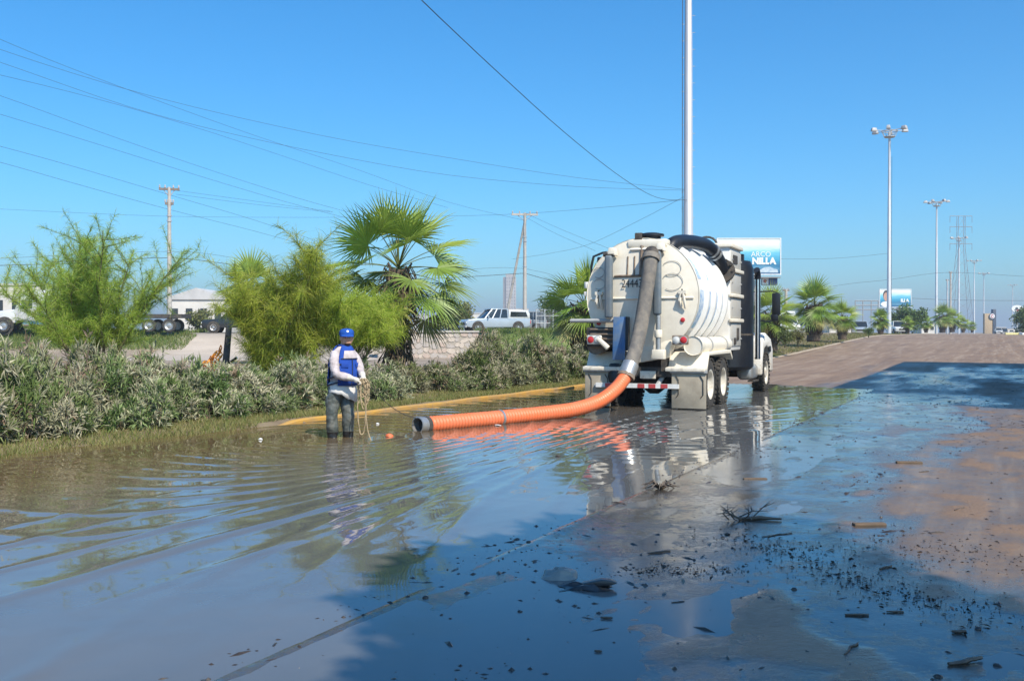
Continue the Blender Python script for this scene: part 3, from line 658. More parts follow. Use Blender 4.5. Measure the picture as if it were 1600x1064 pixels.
# ================================================================== VACUUM TRUCK (local: x right, y forward, z up)
def paint(name, c, dust=(0.42, 0.35, 0.26), amt=0.42, rough=0.42, splash=0.7):
    m, nt, bs = new_mat(name); tc = N(nt, 'ShaderNodeTexCoord')
    f = noise(nt, 2.2, 8, 0.72); streak = noise(nt, 5.0, 6, 0.7, stretch=(3.0, 3.0, 0.25))
    k = math_(nt, 'MULTIPLY', ramp(nt, f, [(0.42, 0.0), (0.75, 1.0)]), amt); k2 = math_(nt, 'MULTIPLY', ramp(nt, streak, [(0.52, 0.0), (0.8, 1.0)]), amt * 0.8)
    sp_ = N(nt, 'ShaderNodeSeparateXYZ'); nt.links.new(tc.outputs['Object'], sp_.inputs[0])
    spl = math_(nt, 'ADD', math_(nt, 'MULTIPLY_ADD', sp_.outputs[2], -0.30, 0.36), noise(nt, 6.5, 9, 0.8))
    k3 = math_(nt, 'MULTIPLY', ramp(nt, spl, [(0.56, 0.0), (0.72, 1.0)]), splash)     # mud splashed up from the wheels
    nt.links.new(mixc(nt, math_(nt, 'MAXIMUM', math_(nt, 'MAXIMUM', k, k2), k3), c, dust), bs.inputs['Base Color'])
    nt.links.new(math_(nt, 'MULTIPLY_ADD', k, 0.4, rough, clamp=True), bs.inputs['Roughness'])
    bump(nt, bs, noise(nt, 1.5, 3), 0.05, 0.02); return m
m_cream = paint('cream_truck_paint', (0.80, 0.74, 0.62)); m_white = paint('white_truck_paint', (0.76, 0.75, 0.72), amt=0.35)
m_greyp = paint('grey_panel_paint', (0.47, 0.46, 0.43), amt=0.4); m_flap = mat('dusty_mud_flap', (0.40, 0.35, 0.27), 0.85, c2=(0.30, 0.26, 0.20), scale=3, bump_s=0.3)
m_cyl = mat('blue_grey_cylinder', (0.115, 0.15, 0.18), 0.55, c2=(0.17, 0.19, 0.20), scale=5)
m_black = mat('black_plastic', (0.010, 0.012, 0.017), 0.4, c2=(0.03, 0.03, 0.03), scale=2.0, lo=0.5, hi=0.85)
m_dark = mat('grimy_chassis', (0.035, 0.032, 0.03), 0.75, c2=(0.09, 0.075, 0.06), scale=6, bump_s=0.4)
m_rub = mat('tyre_rubber', (0.028, 0.027, 0.026), 0.85, c2=(0.075, 0.065, 0.052), scale=7, bump_s=0.3)
m_rim = mat('white_rim', (0.72, 0.69, 0.62), 0.5, c2=(0.5, 0.44, 0.36), scale=6)
m_steel = mat('steel', (0.50, 0.50, 0.49), 0.38, 0.7, scale=8); m_chrome = mat('chrome', (0.75, 0.75, 0.76), 0.12, 1.0, scale=8)
m_grey = mat('grey_bar', (0.40, 0.40, 0.39), 0.6, scale=6); m_brown = mat('rusty_brown', (0.17, 0.12, 0.085), 0.85, c2=(0.27, 0.22, 0.17), scale=9)
m_red = mat('red_lens', (0.55, 0.03, 0.035), 0.2, scale=9, c2=(0.45, 0.04, 0.04)); m_lens = mat('clear_lens', (0.7, 0.71, 0.68), 0.2, scale=9)
m_redt = mat('red_tape', (0.50, 0.07, 0.07), 0.4, scale=9); m_whitet = mat('white_tape', (0.78, 0.78, 0.76), 0.4, scale=9)
m_blue = mat('faded_blue_plate', (0.045, 0.14, 0.33), 0.6, c2=(0.16, 0.20, 0.24), scale=3.5, lo=0.4, hi=0.75)
m_ink = mat('black_lettering', (0.03, 0.03, 0.03), 0.6); m_glass = mat('dark_glass', (0.02, 0.025, 0.03), 0.06, spec=0.8)
m_hoseg = mat('grey_rubber_hose', (0.14, 0.13, 0.12), 0.85, c2=(0.27, 0.235, 0.19), scale=5, lo=0.4, hi=0.7, bump_s=0.5, bump_scale=40)
m_hoseo = paint('orange_corrugated_hose', (0.80, 0.165, 0.055), (0.46, 0.21, 0.12), 0.55, 0.45, 0.0)
T_ANG = 23.5; TH = Vector((math.sin(rad(T_ANG)), math.cos(rad(T_ANG)), 0)); TR = Vector((math.cos(rad(T_ANG)), -math.sin(rad(T_ANG)), 0)); TO = Vector((2.76, 21.09, -0.05))
def TW(x, s, z): return TO + TR * x + TH * s + Vector((0, 0, z))
truck = thing('vacuum_truck', 'large white and cream vacuum tanker truck standing in the flood water', 'truck', TO, -rad(T_ANG))
TC, TRAD, TX = 2.44, 1.17, -0.05                     # tank axis height, radius, x
def arc(n, a0, a1): return [a0 + (a1 - a0) * i / n for i in range(n + 1)]
# tank barrel with domed rear door
mb = MB(); mb.lathe([(0.22, TRAD - 0.03), (0.30, TRAD), (3.5, TRAD)], (TX, 0, TC), (0, 1, 0), 56); tank = mb.build('tank', m_white, truck)
for s_ in (0.95, 1.65, 2.32, 2.95):
    mb = MB(); mb.lathe([(s_ - 0.09, TRAD - 0.01), (s_ - 0.045, TRAD + 0.10), (s_ + 0.045, TRAD + 0.10), (s_ + 0.09, TRAD - 0.01)], (TX, 0, TC), (0, 1, 0), 56, caps=False); mb.build('stiffening_rib', m_white, truck)
mb = MB(); mb.lathe([(0.13, TRAD + 0.05), (0.12, TRAD + 0.065), (0.22, TRAD + 0.065), (0.23, TRAD - 0.02)], (TX, 0, TC), (0, 1, 0), 56, caps=False); mb.build('door_flange', m_cream, truck)
mb = MB(); prof = [(0.13 - 0.15 * (1 - (r_ / (TRAD + 0.05)) ** 2), r_) for r_ in (0.02, 0.3, 0.6, 0.85, 1.05, 1.15, TRAD + 0.05)]
mb.lathe(prof, (TX, 0, TC), (0, 1, 0), 56, caps=True); door = mb.build('rear_door', m_cream, truck)
def door_s(x, z): r2 = ((x - TX) ** 2 + (z - TC) ** 2) / (TRAD + 0.05) ** 2; return 0.13 - 0.15 * (1 - min(1, r2))
# horizontal seam bars, lower stiffener, upper frame
def bar_on_door(name, pts, w, t, m, parent=door):
    mb = MB(); mb.tube([(x, door_s(x, z) - t, z) for x, z in pts], w, 6); return mb.build(name, m, parent)
bar_on_door('door_seam', [(TX - 1.12 + 2.24 * i / 12, 2.38) for i in range(13)], 0.03, 0.005, m_cream)
bar_on_door('door_seam', [(-0.62 + 0.6 * i / 5, 2.86) for i in range(6)], 0.028, 0.01, m_brown)
for xx in (-0.33, -0.18): bar_on_door('door_bracket', [(xx, 2.88), (xx, 3.28)], 0.016, 0.01, m_brown)
bar_on_door('door_bracket', [(-0.03, 2.86), (-0.03, 3.5)], 0.04, 0.015, m_brown)
bar_on_door('door_bracket', [(-0.27, 3.42), (0.3, 3.42)], 0.035, 0.02, m_cream)
text_mesh('door_number', '24443', 0.25, m_ink, door, (-0.22, door_s(-0.2, 2.69) - 0.02, 2.69), (rad(90), 0, 0), sx=0.74)
for xx in (-1.0, 0.83):
    o_ = MB(); o_.tube([(xx, door_s(xx, 2.3) - 0.03, 2.2), (xx - 0.02, door_s(xx, 2.3) - 0.09, 2.32), (xx + 0.01, door_s(xx, 2.4) - 0.07, 2.5)], [0.03, 0.04, 0.025], 6)
    o_.tube([(xx + 0.09, door_s(xx, 2.3) - 0.03, 2.16), (xx + 0.08, door_s(xx, 2.3) - 0.09, 2.3), (xx + 0.04, door_s(xx, 2.4) - 0.07, 2.52)], [0.025, 0.035, 0.025], 6)
    o_.box((xx + 0.03, door_s(xx, 2.5) - 0.05, 2.5), (0.16, 0.09, 0.07)); o_.build('door_latch', m_cream, door)
    mb = MB(); mb.tube([(xx + 0.02, door_s(xx, 2.5) - 0.04, 2.56), (xx + 0.02, door_s(xx, 2.5) - 0.1, 2.4)], 0.02, 5); mb.build('latch_bolt', m_dark, door)
for xx, zz in ((-1.0, 1.86), (0.85, 1.92)):
    mb = MB(); mb.lathe([(0, 0.05), (-0.02, 0.048), (-0.03, 0.03)], (xx, door_s(xx, zz) - 0.004, zz), (0, 1, 0), 14); mb.build('marker_light', m_red, door)
for xx, zz, r1 in ((0.62, 3.0, 0.2), (0.64, 2.72, 0.22), (-1.0, 2.95, 0.14), (-0.98, 2.7, 0.14)):
    mb = MB(); mb.tube([(xx + r1 * math.cos(a), door_s(xx + r1 * math.cos(a), zz + r1 * 0.8 * math.sin(a)) - 0.02, zz + r1 * 0.8 * math.sin(a)) for a in arc(20, -2.2, 2.6)], 0.0065, 5, caps=False); mb.build('cable_loop', m_grey, door)
# hydraulic cylinders
for xx, z1, z0, rod in ((-0.70, 3.3, 1.96, False), (0.36, 3.36, 2.02, True)):
    mb = MB(); mb.box((xx, -0.13, (z1 + z0) / 2), (0.165, 0.15, z1 - z0)); cy = mb.build('hydraulic_cylinder', m_cyl, truck, bevel=0.05, seg=4)
    mb = MB(); mb.box((xx + 0.06, -0.06, z1 + 0.08), (0.2, 0.22, 0.17), top=(0.6, 0.9)); mb.build('pivot_bracket', m_cream, cy, bevel=0.02)
    mb = MB(); mb.lathe([(-0.12, 0.05), (0.12, 0.05)], (xx, -0.12, z1 + 0.02), (1, 0, 0), 12); mb.build('pivot_pin', m_dark, cy)
    if rod:
        mb = MB(); mb.lathe([(0, 0.055), (-0.75, 0.055)], (xx + 0.02, -0.12, z0), (0, 0, 1), 12); mb.build('piston_rod', m_steel, cy)
        mb = MB(); mb.lathe([(0, 0.085), (0.16, 0.085)], (xx + 0.02, -0.12, 1.55), (0, 0, 1), 12); mb.box((xx + 0.03, -0.1, 1.2), (0.26, 0.2, 0.2)); mb.build('rod_clevis', m_cream, cy, bevel=0.015)
# sump chute and lower frame
mb = MB(); mb.prism([(-0.25, 1.5), (0.62, 1.5), (0.52, 1.12), (-0.18, 1.0)], 0.1, 0.5, axis='y'); mb.build('sump', m_cream, truck, bevel=0.02)
mb = MB(); mb.box((-0.46, -0.16, 1.53), (0.27, 0.05, 0.92), rot=Matrix.Rotation(rad(-4), 3, 'X')); mb.build('blue_chute', m_blue, truck, bevel=0.012)
mb = MB(); mb.box((-0.3, -0.08, 1.63), (0.06, 0.12, 0.72)); mb.build('chute_side', m_black, truck)
mb = MB(); mb.tube([(-1.62, 0.02, 1.91), (-0.6, -0.06, 1.91)], 0.045, 8); mb.build('grey_boom_bar', m_grey, truck)
mb = MB(); mb.box((-0.85, 0.15, 1.56), (0.8, 0.3, 0.42)); mb.build('valve_cabinet', m_dark, truck, bevel=0.02)
for i in range(4):
    mb = MB(); mb.tube([(-1.15, -0.02, 1.42 + 0.1 * i), (-0.62, -0.02, 1.42 + 0.1 * i)], 0.02, 6); mb.build('valve_pipe', m_brown, truck)
mb = MB(); mb.tube([(-0.86, -0.05, 1.45), (-0.95, -0.1, 1.52), (-0.72, -0.1, 1.32)], [0.03, 0.05, 0.06], 8); mb.build('drain_pipe', m_cream, truck)
# tail lights
for xx, w in ((-1.06, 0.33), (0.82, 0.34)):
    mb = MB(); mb.box((xx, 0.0, 1.50), (w, 0.08, 0.2)); tl = mb.build('tail_light', m_white if xx < 0 else m_brown, truck, bevel=0.02)
    for dx, m_ in ((-0.075, m_red if xx < 0 else m_lens), (0.08, m_lens if xx < 0 else m_red)):
        mb = MB(); mb.lathe([(0, 0.072), (-0.02, 0.07), (-0.035, 0.04)], (xx + dx, -0.042, 1.50), (0, 1, 0), 18); mb.build('lens', m_, tl)
        mb = MB(); mb.lathe([(0, 0.088), (-0.015, 0.088), (-0.015, 0.072), (0, 0.072)], (xx + dx, -0.042, 1.50), (0, 1, 0), 18, caps=False); mb.build('lens_ring', m_grey, tl)
# hose tubes along the sides
for xx, m_ in ((1.06, m_cream), (-1.08, m_brown)):
    mb = MB(); mb.lathe([(0.02, 0.19), (0.0, 0.2), (0.25, 0.2), (0.25, 0.18), (3.25, 0.18)], (xx, 0.12, 1.38), (0, 1, 0), 24); ht_ = mb.build('hose_storage_tube', m_, truck)
    for s_ in (1.0, 2.6):
        mb = MB(); mb.lathe([(s_, 0.18), (s_, 0.2), (s_ + 0.08, 0.2), (s_ + 0.08, 0.18)], (xx, 0.12, 1.38), (0, 1, 0), 24, caps=False); mb.build('tube_clamp', m_grey, ht_)
# top: hatch, fittings, rails
mb = MB(); mb.lathe([(0, 0.2), (0.12, 0.2), (0.12, 0.27), (0.17, 0.27), (0.2, 0.14)], (0.1, 0.35, TC + TRAD - 0.02), (0, 0, 1), 24); mb.build('top_hatch', m_black, truck)
mb = MB(); mb.box((-0.12, 0.2, TC + TRAD + 0.06), (0.16, 0.2, 0.22)); mb.build('hatch_bracket', m_dark, truck, bevel=0.015)
mb = MB(); mb.box((0.08, 0.22, TC + TRAD - 0.06), (0.86, 0.3, 0.16)); mb.build('top_plate', m_cream, truck, bevel=0.03)
mb = MB(); mb.tube([(-1.22, 0.3, 1.6), (-1.24, 0.3, 3.1), (-1.2, 0.32, 3.32), (-1.0, 0.36, 3.4), (-0.68, 0.36, 3.42)], 0.026, 7); mb.build('hand_rail', m_black, truck)
mb = MB(); mb.tube([(-1.1, 0.5, 2.85), (-1.08, 0.5, 3.25), (-0.9, 0.5, 3.3), (-0.7, 0.5, 3.34)], 0.03, 7); mb.build('hand_rail', m_black, truck)
mb = MB(); mb.box((-1.08, 0.4, 3.1), (0.1, 0.1, 0.42)); mb.build('work_lamp', m_black, truck, bevel=0.02)
mb = MB(); mb.lathe([(0, 0.07), (0.14, 0.07)], (-1.3, 0.2, 2.62), (0, 0, 1), 10); mb.box((-1.3, 0.2, 2.5), (0.12, 0.12, 0.1)); mb.build('side_valve', m_white, truck, bevel=0.01)
# black vacuum pipe from tank top to the filter box, with clamps and flange
def smooth_path(pts, n):
    pts = [Vector(p) for p in pts]; q = [pts[0] * 2 - pts[1]] + pts + [pts[-1] * 2 - pts[-2]]; out = []
    for i in range(1, len(q) - 2):
        for k in range(n):
            t = k / n; a, b, c, d = q[i - 1:i + 3]
            out.append(0.5 * ((2 * b) + (c - a) * t + (2 * a - 5 * b + 4 * c - d) * t * t + (3 * b - a - 3 * c + d) * t ** 3))
    out.append(pts[-1]); return out
path = smooth_path([(0.42, 0.55, 3.42), (0.5, 0.8, 3.6), (0.62, 1.5, 3.68), (0.78, 2.35, 3.68), (0.9, 2.8, 3.55), (0.98, 3.1, 3.34), (1.02, 3.3, 3.14)], 8)
mb = MB(); mb.tube(path, 0.155, 18); vp = mb.build('vacuum_pipe', m_black, truck)
for k in (31, 34):
    d_ = (path[k + 1] - path[k]).normalized(); mb = MB(); mb.lathe([(0, 0.155), (0, 0.175), (0.05, 0.175), (0.05, 0.155)], path[k], d_, 18, caps=False); mb.build('pipe_clamp', m_steel, vp)
mb = MB(); mb.lathe([(0, 0.2), (0, 0.3), (0.07, 0.3), (0.07, 0.2)], (1.02, 3.26, 3.12), (0.05, 1, -0.35), 20)
for k in range(10):
    a = k * 0.628; mb.lathe([(-0.05, 0.035), (0.09, 0.035)], (1.02 + 0.26 * math.cos(a), 3.26, 3.12 + 0.26 * math.sin(a)), (0, 1, 0), 6)
mb.build('pipe_flange', m_dark, vp)
# filter box with panelled side
mb = MB(); mb.box((0, 4.05, 2.47), (2.36, 1.36, 2.5)); fb = mb.build('filter_housing', m_white, truck, bevel=0.04)
mb = MB(); mb.box((0, 4.05, 3.74), (2.48, 1.48, 0.1)); mb.build('housing_lid', m_cream, fb, bevel=0.02)
mb = MB(); mb.tube([(0.55 + 0.25 * math.cos(a), 3.7, 3.78 + 0.2 * math.sin(a)) for a in arc(10, 0, math.pi)], 0.03, 6); mb.build('lifting_loop', m_dark, fb)
for z0, z1 in ((1.30, 1.92), (1.98, 2.52), (2.58, 3.12), (3.18, 3.64)):
    mb = MB(); mb.box((1.19, 4.05, (z0 + z1) / 2), (0.03, 1.2, z1 - z0 - 0.06)); mb.build('side_panel', m_greyp, fb, bevel=0.01)
for zz in (1.95, 2.55, 3.15):
    mb = MB(); mb.box((1.215, 4.05, zz), (0.09, 1.44, 0.085)); mb.build('panel_rail', m_cream, fb, bevel=0.015)
mb = MB(); mb.box((1.22, 3.85, 3.42), (0.012, 0.5, 0.2)); pl_ = mb.build('name_plate', m_dark, fb)
for zz, yy, hh in ((1.62, 4.2, 0.3), (1.45, 3.85, 0.16)):
    mb = MB(); mb.box((1.218, yy, zz), (0.02, 0.22, hh)); mb.build('control_cover', m_dark, fb, bevel=0.006)
for yy in (3.5, 4.6):
    for zz in (1.5, 2.25, 2.85, 3.4):
        mb = MB(); mb.lathe([(0, 0.02), (0.03, 0.018)], (1.205, yy, zz), (1, 0, 0), 8); mb.build('panel_bolt', m_steel, fb)
# printed blue decals between the ribs (thin shells on the barrel)
m_dec, nt_, bs = new_mat('blue_green_decal_print'); bs.inputs['Roughness'].default_value = 0.4
nt_.links.new(ramp(nt_, noise(nt_, 2.4, 4, 0.6, stretch=(1, 1.5, 1)), [(0.36, (0.66, 0.69, 0.71)), (0.45, (0.14, 0.30, 0.55)), (0.53, (0.58, 0.66, 0.72)), (0.60, (0.16, 0.34, 0.60)), (0.66, (0.08, 0.36, 0.36)), (0.72, (0.62, 0.68, 0.72))]), bs.inputs['Base Color'])
for s0, s1 in ((0.36, 0.86), (1.06, 1.56), (1.76, 2.24), (2.42, 2.86)):
    for a0, a1 in ((18, 58), (-36, 6)):
        mb = MB(); aa = [rad(a) for a in arc(12, a0, a1)]; R_ = TRAD + 0.006
        vs2 = [(TX + R_ * math.cos(a), s_, TC + R_ * math.sin(a)) for a in aa for s_ in (s0, s1)]
        mb.add(vs2, [(2 * i, 2 * i + 1, 2 * i + 3, 2 * i + 2) for i in range(12)], 0, True); mb.build('side_decal', m_dec, tank)
# black vertical water tank, second one on the far side
for xx in (0.60,):
    mb = MB(); mb.lathe([(0.70, 0.66), (0.78, 0.74), (3.3, 0.74), (3.5, 0.66), (3.52, 0.5), (3.68, 0.5), (3.68, 0.1)], (xx, 5.62, 0), (0, 0, 1), 36); wt = mb.build('water_tank', m_black, truck)
    mb = MB(); mb.lathe([(-0.02, 0.745), (0.03, 0.745)], (xx, 5.62, 1.6), (0, 0, 1), 36, caps=False); mb.build('tank_band', m_dark, wt)
# cab with hood
mb = MB(); mb.prism([(6.45, 0.95), (7.3, 0.95), (7.3, 2.0), (7.2, 2.05), (7.0, 2.85), (6.9, 2.95), (6.45, 2.95)], -1.05, 1.05); cab = mb.build('cab', m_white, truck, bevel=0.07, seg=3)
mb = MB(); mb.prism([(7.3, 0.95), (8.75, 0.85), (8.8, 1.45), (8.6, 1.68), (7.3, 1.98)], -0.72, 0.72); mb.build('hood', m_white, truck, bevel=0.1, seg=3)
for sx in (1, -1):
    mb = MB(); mb.box((sx * 1.056, 6.82, 2.35), (0.02, 0.55, 0.7), top=(1, 0.82)); wdo = mb.build('door_window', m_glass, truck, bevel=0.008)
    mb = MB(); poly = [(7.05, 0.62), (7.1, 0.95)] + [(7.62 + 0.66 * math.cos(a), 0.62 + 0.7 * math.sin(a)) for a in [rad(d) for d in (150, 120, 90, 60, 30, 5)]] + [(8.75, 0.62), (8.7, 1.25), (8.3, 1.52), (7.3, 1.62), (6.9, 1.3), (6.85, 0.62)]
    for i in range(1): mb.prism([(6.8, 0.5), (7.0, 0.5), (7.05, 0.95), (7.25, 1.2), (7.65, 1.28), (8.05, 1.2), (8.25, 0.95), (8.3, 0.55), (8.75, 0.55), (8.7, 1.2), (8.35, 1.5), (7.5, 1.66), (6.95, 1.45)], sx * 0.68, sx * 1.36)
    mb.build('front_fender', m_white, truck, bevel=0.06, seg=3)
    mb = MB(); mb.box((sx * 1.05, 6.45, 0.62), (0.42, 0.9, 0.42)); st_ = mb.build('fuel_tank', m_steel, truck, bevel=0.12, seg=4)
    mb = MB(); mb.box((sx * 1.2, 6.45, 0.38), (0.16, 0.8, 0.04)); mb.build('cab_step', m_dark, truck)
    mb = MB(); mb.tube([(sx * 1.3, 6.5, 0.95), (sx * 1.3, 6.5, 3.1)], 0.075, 14); es = mb.build('exhaust_stack', m_chrome, truck)
    mb = MB(); mb.tube([(sx * 1.3, 6.5, 3.08), (sx * 1.3, 6.48, 3.22), (sx * 1.3, 6.35, 3.32)], 0.085, 12); mb.build('stack_elbow', m_black, es)
    mb = MB(); mb.tube([(sx * 1.05, 6.85, 2.75), (sx * 1.62, 6.9, 2.77), (sx * 1.76, 6.9, 2.72), (sx * 1.76, 6.9, 2.0), (sx * 1.55, 6.9, 1.95), (sx * 1.05, 6.9, 2.0)], 0.02, 6); mr = mb.build('mirror_bracket', m_black, truck)
    mb = MB(); mb.box((sx * 1.72, 6.92, 2.42), (0.22, 0.1, 0.6)); mb.build('mirror', m_black, mr, bevel=0.035)
    mb = MB(); mb.box((sx * 1.68, 6.92, 2.06), (0.2, 0.1, 0.2)); mb.build('spot_mirror', m_black, mr, bevel=0.04)
    mb = MB(); mb.box((sx * 0.98, 8.76, 1.05), (0.3, 0.06, 0.22)); mb.build('headlight', m_lens, truck, bevel=0.03)
    mb = MB(); mb.box((sx * 1.37, 8.1, 1.2), (0.03, 0.3, 0.16)); mb.build('side_marker', m_black, truck, bevel=0.01)
mb = MB(); mb.prism([(7.16, 2.1), (7.24, 2.1), (7.06, 2.8), (6.98, 2.8)], -0.95, 0.95); mb.build('windshield', m_glass, truck)
mb = MB(); mb.box((0, 8.92, 0.68), (2.4, 0.16, 0.34)); mb.build('front_bumper', m_chrome, truck, bevel=0.05)
# chassis
for xx in (-0.43, 0.43):
    mb = MB(); mb.box((xx, 4.4, 0.98), (0.1, 8.6, 0.28)); mb.build('chassis_rail', m_dark, truck)
mb = MB(); mb.box((0, 0.2, 0.82), (1.5, 0.12, 0.2)); mb.build('rear_crossmember', m_dark, truck)
mb = MB(); mb.box((0.1, 0.08, 0.76), (0.34, 0.04, 0.16)); mb.build('hitch_plate', m_cream, truck, bevel=0.008)
mb = MB(); mb.box((0.0, 3.9, 1.12), (2.0, 1.6, 0.2)); mb.build('sub_frame', m_dark, truck)
mb = MB(); mb.box((-0.8, 4.3, 0.72), (0.6, 1.2, 0.5)); mb.build('tool_box', m_dark, truck, bevel=0.03)
mb = MB(); mb.tube([(0.42, 0.35, 0.8), (0.3, 0.05, 0.52)], 0.05, 6); mb.build('bar_strut', m_grey, truck)
mb = MB(); mb.tube([(-0.42, 0.35, 0.8), (-0.5, 0.05, 0.52)], 0.05, 6); mb.build('bar_strut', m_grey, truck)
mb = MB(); mb.box((-0.12, 0.0, 0.53), (1.82, 0.05, 0.095)); ub = mb.build('underride_bar', m_whitet, truck)
for k, xx in enumerate((-0.72, -0.2, 0.0, 0.24, 0.5)):
    if k != 1: mb = MB(); mb.box((xx - 0.02, -0.028, 0.53), (0.15, 0.006, 0.088)); mb.build('red_reflector', m_redt, ub)
mb = MB(); mb.lathe([(-0.5, 0.12), (0.5, 0.12)], (0, 0.95, 0.55), (1, 0, 0), 12); mb.lathe([(-0.25, 0.12), (-0.1, 0.24), (0.1, 0.24), (0.25, 0.12)], (0, 0.95, 0.55), (1, 0, 0), 16); mb.build('rear_axle', m_dark, truck)
mb = MB(); mb.lathe([(-1.0, 0.09), (1.0, 0.09)], (0, 7.62, 0.5), (1, 0, 0), 10); mb.build('front_axle', m_dark, truck)
# fenders and flaps
for sx in (1, -1):
    x0, x1 = (0.62, 1.35) if sx > 0 else (-1.3, -0.72)
    mb = MB(); mb.prism([(-0.02, 0.84), (-0.02, 0.92), (0.24, 0.94), (0.42, 1.24), (2.75, 1.26), (2.95, 1.1), (2.95, 1.02), (2.7, 1.18), (0.46, 1.17), (0.28, 0.86)], sx * 0.5, sx * 1.33); mb.build('rear_fender', m_cream, truck, bevel=0.012)
    mb = MB(); mb.box(((x0 + x1) / 2, 0.06, 0.46), (x1 - x0, 0.03, 0.78)); fl = mb.build('mud_flap', m_flap, truck, bevel=0.012)
    mb = MB(); mb.box(((x0 + x1) / 2, 0.03, 0.845), (x1 - x0 + 0.06, 0.05, 0.07)); mb.build('flap_rail', m_grey, fl, bevel=0.01)
    for xe in (x0 + 0.09, x1 - 0.12):
        mb = MB(); mb.tube([(xe, 0.035, 0.76), (xe + 0.06, 0.035, 0.66), (xe + 0.06, 0.035, 0.36), (xe + 0.01, 0.035, 0.3)], 0.01, 4); mb.build('flap_crease', m_dark, fl)
    if sx < 0: mb = MB(); mb.box((-1.0, 0.04, 0.52), (0.16, 0.01, 0.04)); mb.build('flap_label', m_whitet, fl)
mb = MB(); mb.tube([(-0.62, 0.2, 0.95), (-0.62, 0.12, 0.7), (-0.6, 0.12, 0.45)], [0.17, 0.18, 0.12], 12); mb.build('air_tank', m_black, truck)
# wheels: dual rears on two axles, single fronts
def wheel(parent, x, y, r, w, sgn, front=False):
    t_ = MB(); hw = w / 2
    t_.lathe([(-hw, r * 0.58), (-hw * 1.02, r * 0.78), (-hw * 0.9, r * 0.94), (-hw * 0.72, r * 0.985), (hw * 0.72, r * 0.985), (hw * 0.9, r * 0.94), (hw * 1.02, r * 0.78), (hw, r * 0.58)], (x, y, r), (1, 0, 0), 36, caps=False)
    for k in range(30):                                     # tread blocks
        a = 2 * math.pi * k / 30
        for q in (-0.5, 0.0, 0.5):
            c = Vector((x + q * w * 0.85, y + r * 0.985 * math.cos(a + q * 0.1), r + r * 0.985 * math.sin(a + q * 0.1)))
            t_.box(c, (w * 0.24, 0.075, 0.03), rot=Matrix.Rotation(a - math.pi / 2, 3, 'X'))
    wl = t_.build('wheel', m_rub, parent, recalc=False)
    rm = MB()
    if front: rm.lathe([(0.0, r * 0.6), (hw * 1.0, r * 0.58), (hw * 0.9, r * 0.5), (hw * 0.35, r * 0.44), (hw * 0.4, r * 0.28), (hw * 0.95, r * 0.25), (hw * 1.05, r * 0.1)], (x, y, r), (sgn, 0, 0), 30)
    else: rm.lathe([(0.0, r * 0.6), (hw * 1.0, r * 0.6), (hw * 0.92, r * 0.52), (-hw * 0.1, r * 0.47), (-hw * 0.3, r * 0.27), (hw * 0.2, r * 0.24), (hw * 0.4, r * 0.22), (hw * 0.45, r * 0.08)], (x, y, r), (sgn, 0, 0), 30)
    rm.build('rim', m_rim, wl)
    nb = MB()
    for k in range(10):
        a = k * 0.628; nb.lathe([(0, 0.018), (0.05, 0.018)], (x + sgn * (hw * 0.36 if front else -hw * 0.3), y + r * 0.36 * math.cos(a), r + r * 0.36 * math.sin(a)), (sgn, 0, 0), 6)
    nb.build('lug_nuts', m_steel, wl)['kind'] = 'stuff'
    return wl
for yy in (0.72, 2.07):
    for sx in (1, -1):
        wheel(truck, sx * 1.16, yy, 0.555, 0.28, sx); wheel(truck, sx * 0.82, yy, 0.555, 0.28, sx)
for sx in (1, -1): wheel(truck, sx * 1.2, 7.62, 0.555, 0.30, sx, True)

# ================================================================== SUCTION HOSE
hose = thing('suction_hose', 'grey and orange corrugated suction hose running from the truck into the water', 'hose')
def corr(mb, path, r, pitch, amp, n=18):
    L = [0.0]
    for a, b in zip(path[:-1], path[1:]): L.append(L[-1] + (b - a).length)
    tot = L[-1]; k = int(tot / pitch) * 2; pts = []; rs = []; j = 0
    for i in range(k + 1):
        s_ = tot * i / k
        while j < len(L) - 2 and L[j + 1] < s_: j += 1
        pts.append(path[j].lerp(path[j + 1], (s_ - L[j]) / max(1e-9, L[j + 1] - L[j]))); rs.append(r + (amp if i % 2 else 0))
    mb.tube(pts, rs, n)
top = [TW(0.16, 0.12, 3.2), P(1018, 397, 20.85), P(1015, 418, 20.72), P(1011, 447, 20.68), P(1006, 482, 20.62), P(999, 520, 20.52), P(990, 556, 20.35), P(978, 588, 20.15)]
pth = smooth_path(top, 10)
mb = MB(); mb.tube(pth[:14], 0.165, 20); mb.build('inlet_elbow', m_dark, hose)
mb = MB(); corr(mb, pth[13:], 0.145, 0.055, 0.006); mb.build('grey_hose', m_hoseg, hose)
def ring(path, k, r, w, name, m):
    d_ = (path[min(k + 1, len(path) - 1)] - path[k - 1]).normalized(); mb = MB(); mb.lathe([(-w / 2, r - 0.02), (-w / 2, r), (w / 2, r), (w / 2, r - 0.02)], path[k], d_, 20, caps=False); return mb.build(name, m, hose)
ring(pth, 14, 0.185, 0.12, 'elbow_clamp', m_hoseg)
c0 = pth[-1]; ring(pth, len(pth) - 4, 0.172, 0.3, 'coupling_sleeve', m_steel); ring(pth, len(pth) - 1, 0.185, 0.07, 'coupling_clamp', m_brown)
o_pts = [c0] + [P(px, py, D) for px, py, D in ((962, 608, 19.8), (936, 627, 19.4), (900, 639, 18.9), (860, 645, 18.4), (800, 651.5, 17.7), (730, 658, 16.95), (666, 664, 16.3))]
pth2 = smooth_path(o_pts, 14)
mb = MB(); corr(mb, pth2, 0.127, 0.07, 0.013); mb.build('orange_hose', m_hoseo, hose)
ring(pth2, 14 * 5 + 4, 0.150, 0.05, 'hose_band', m_steel)
e = pth2[-1]; ed = (pth2[-1] - pth2[-3]).normalized()
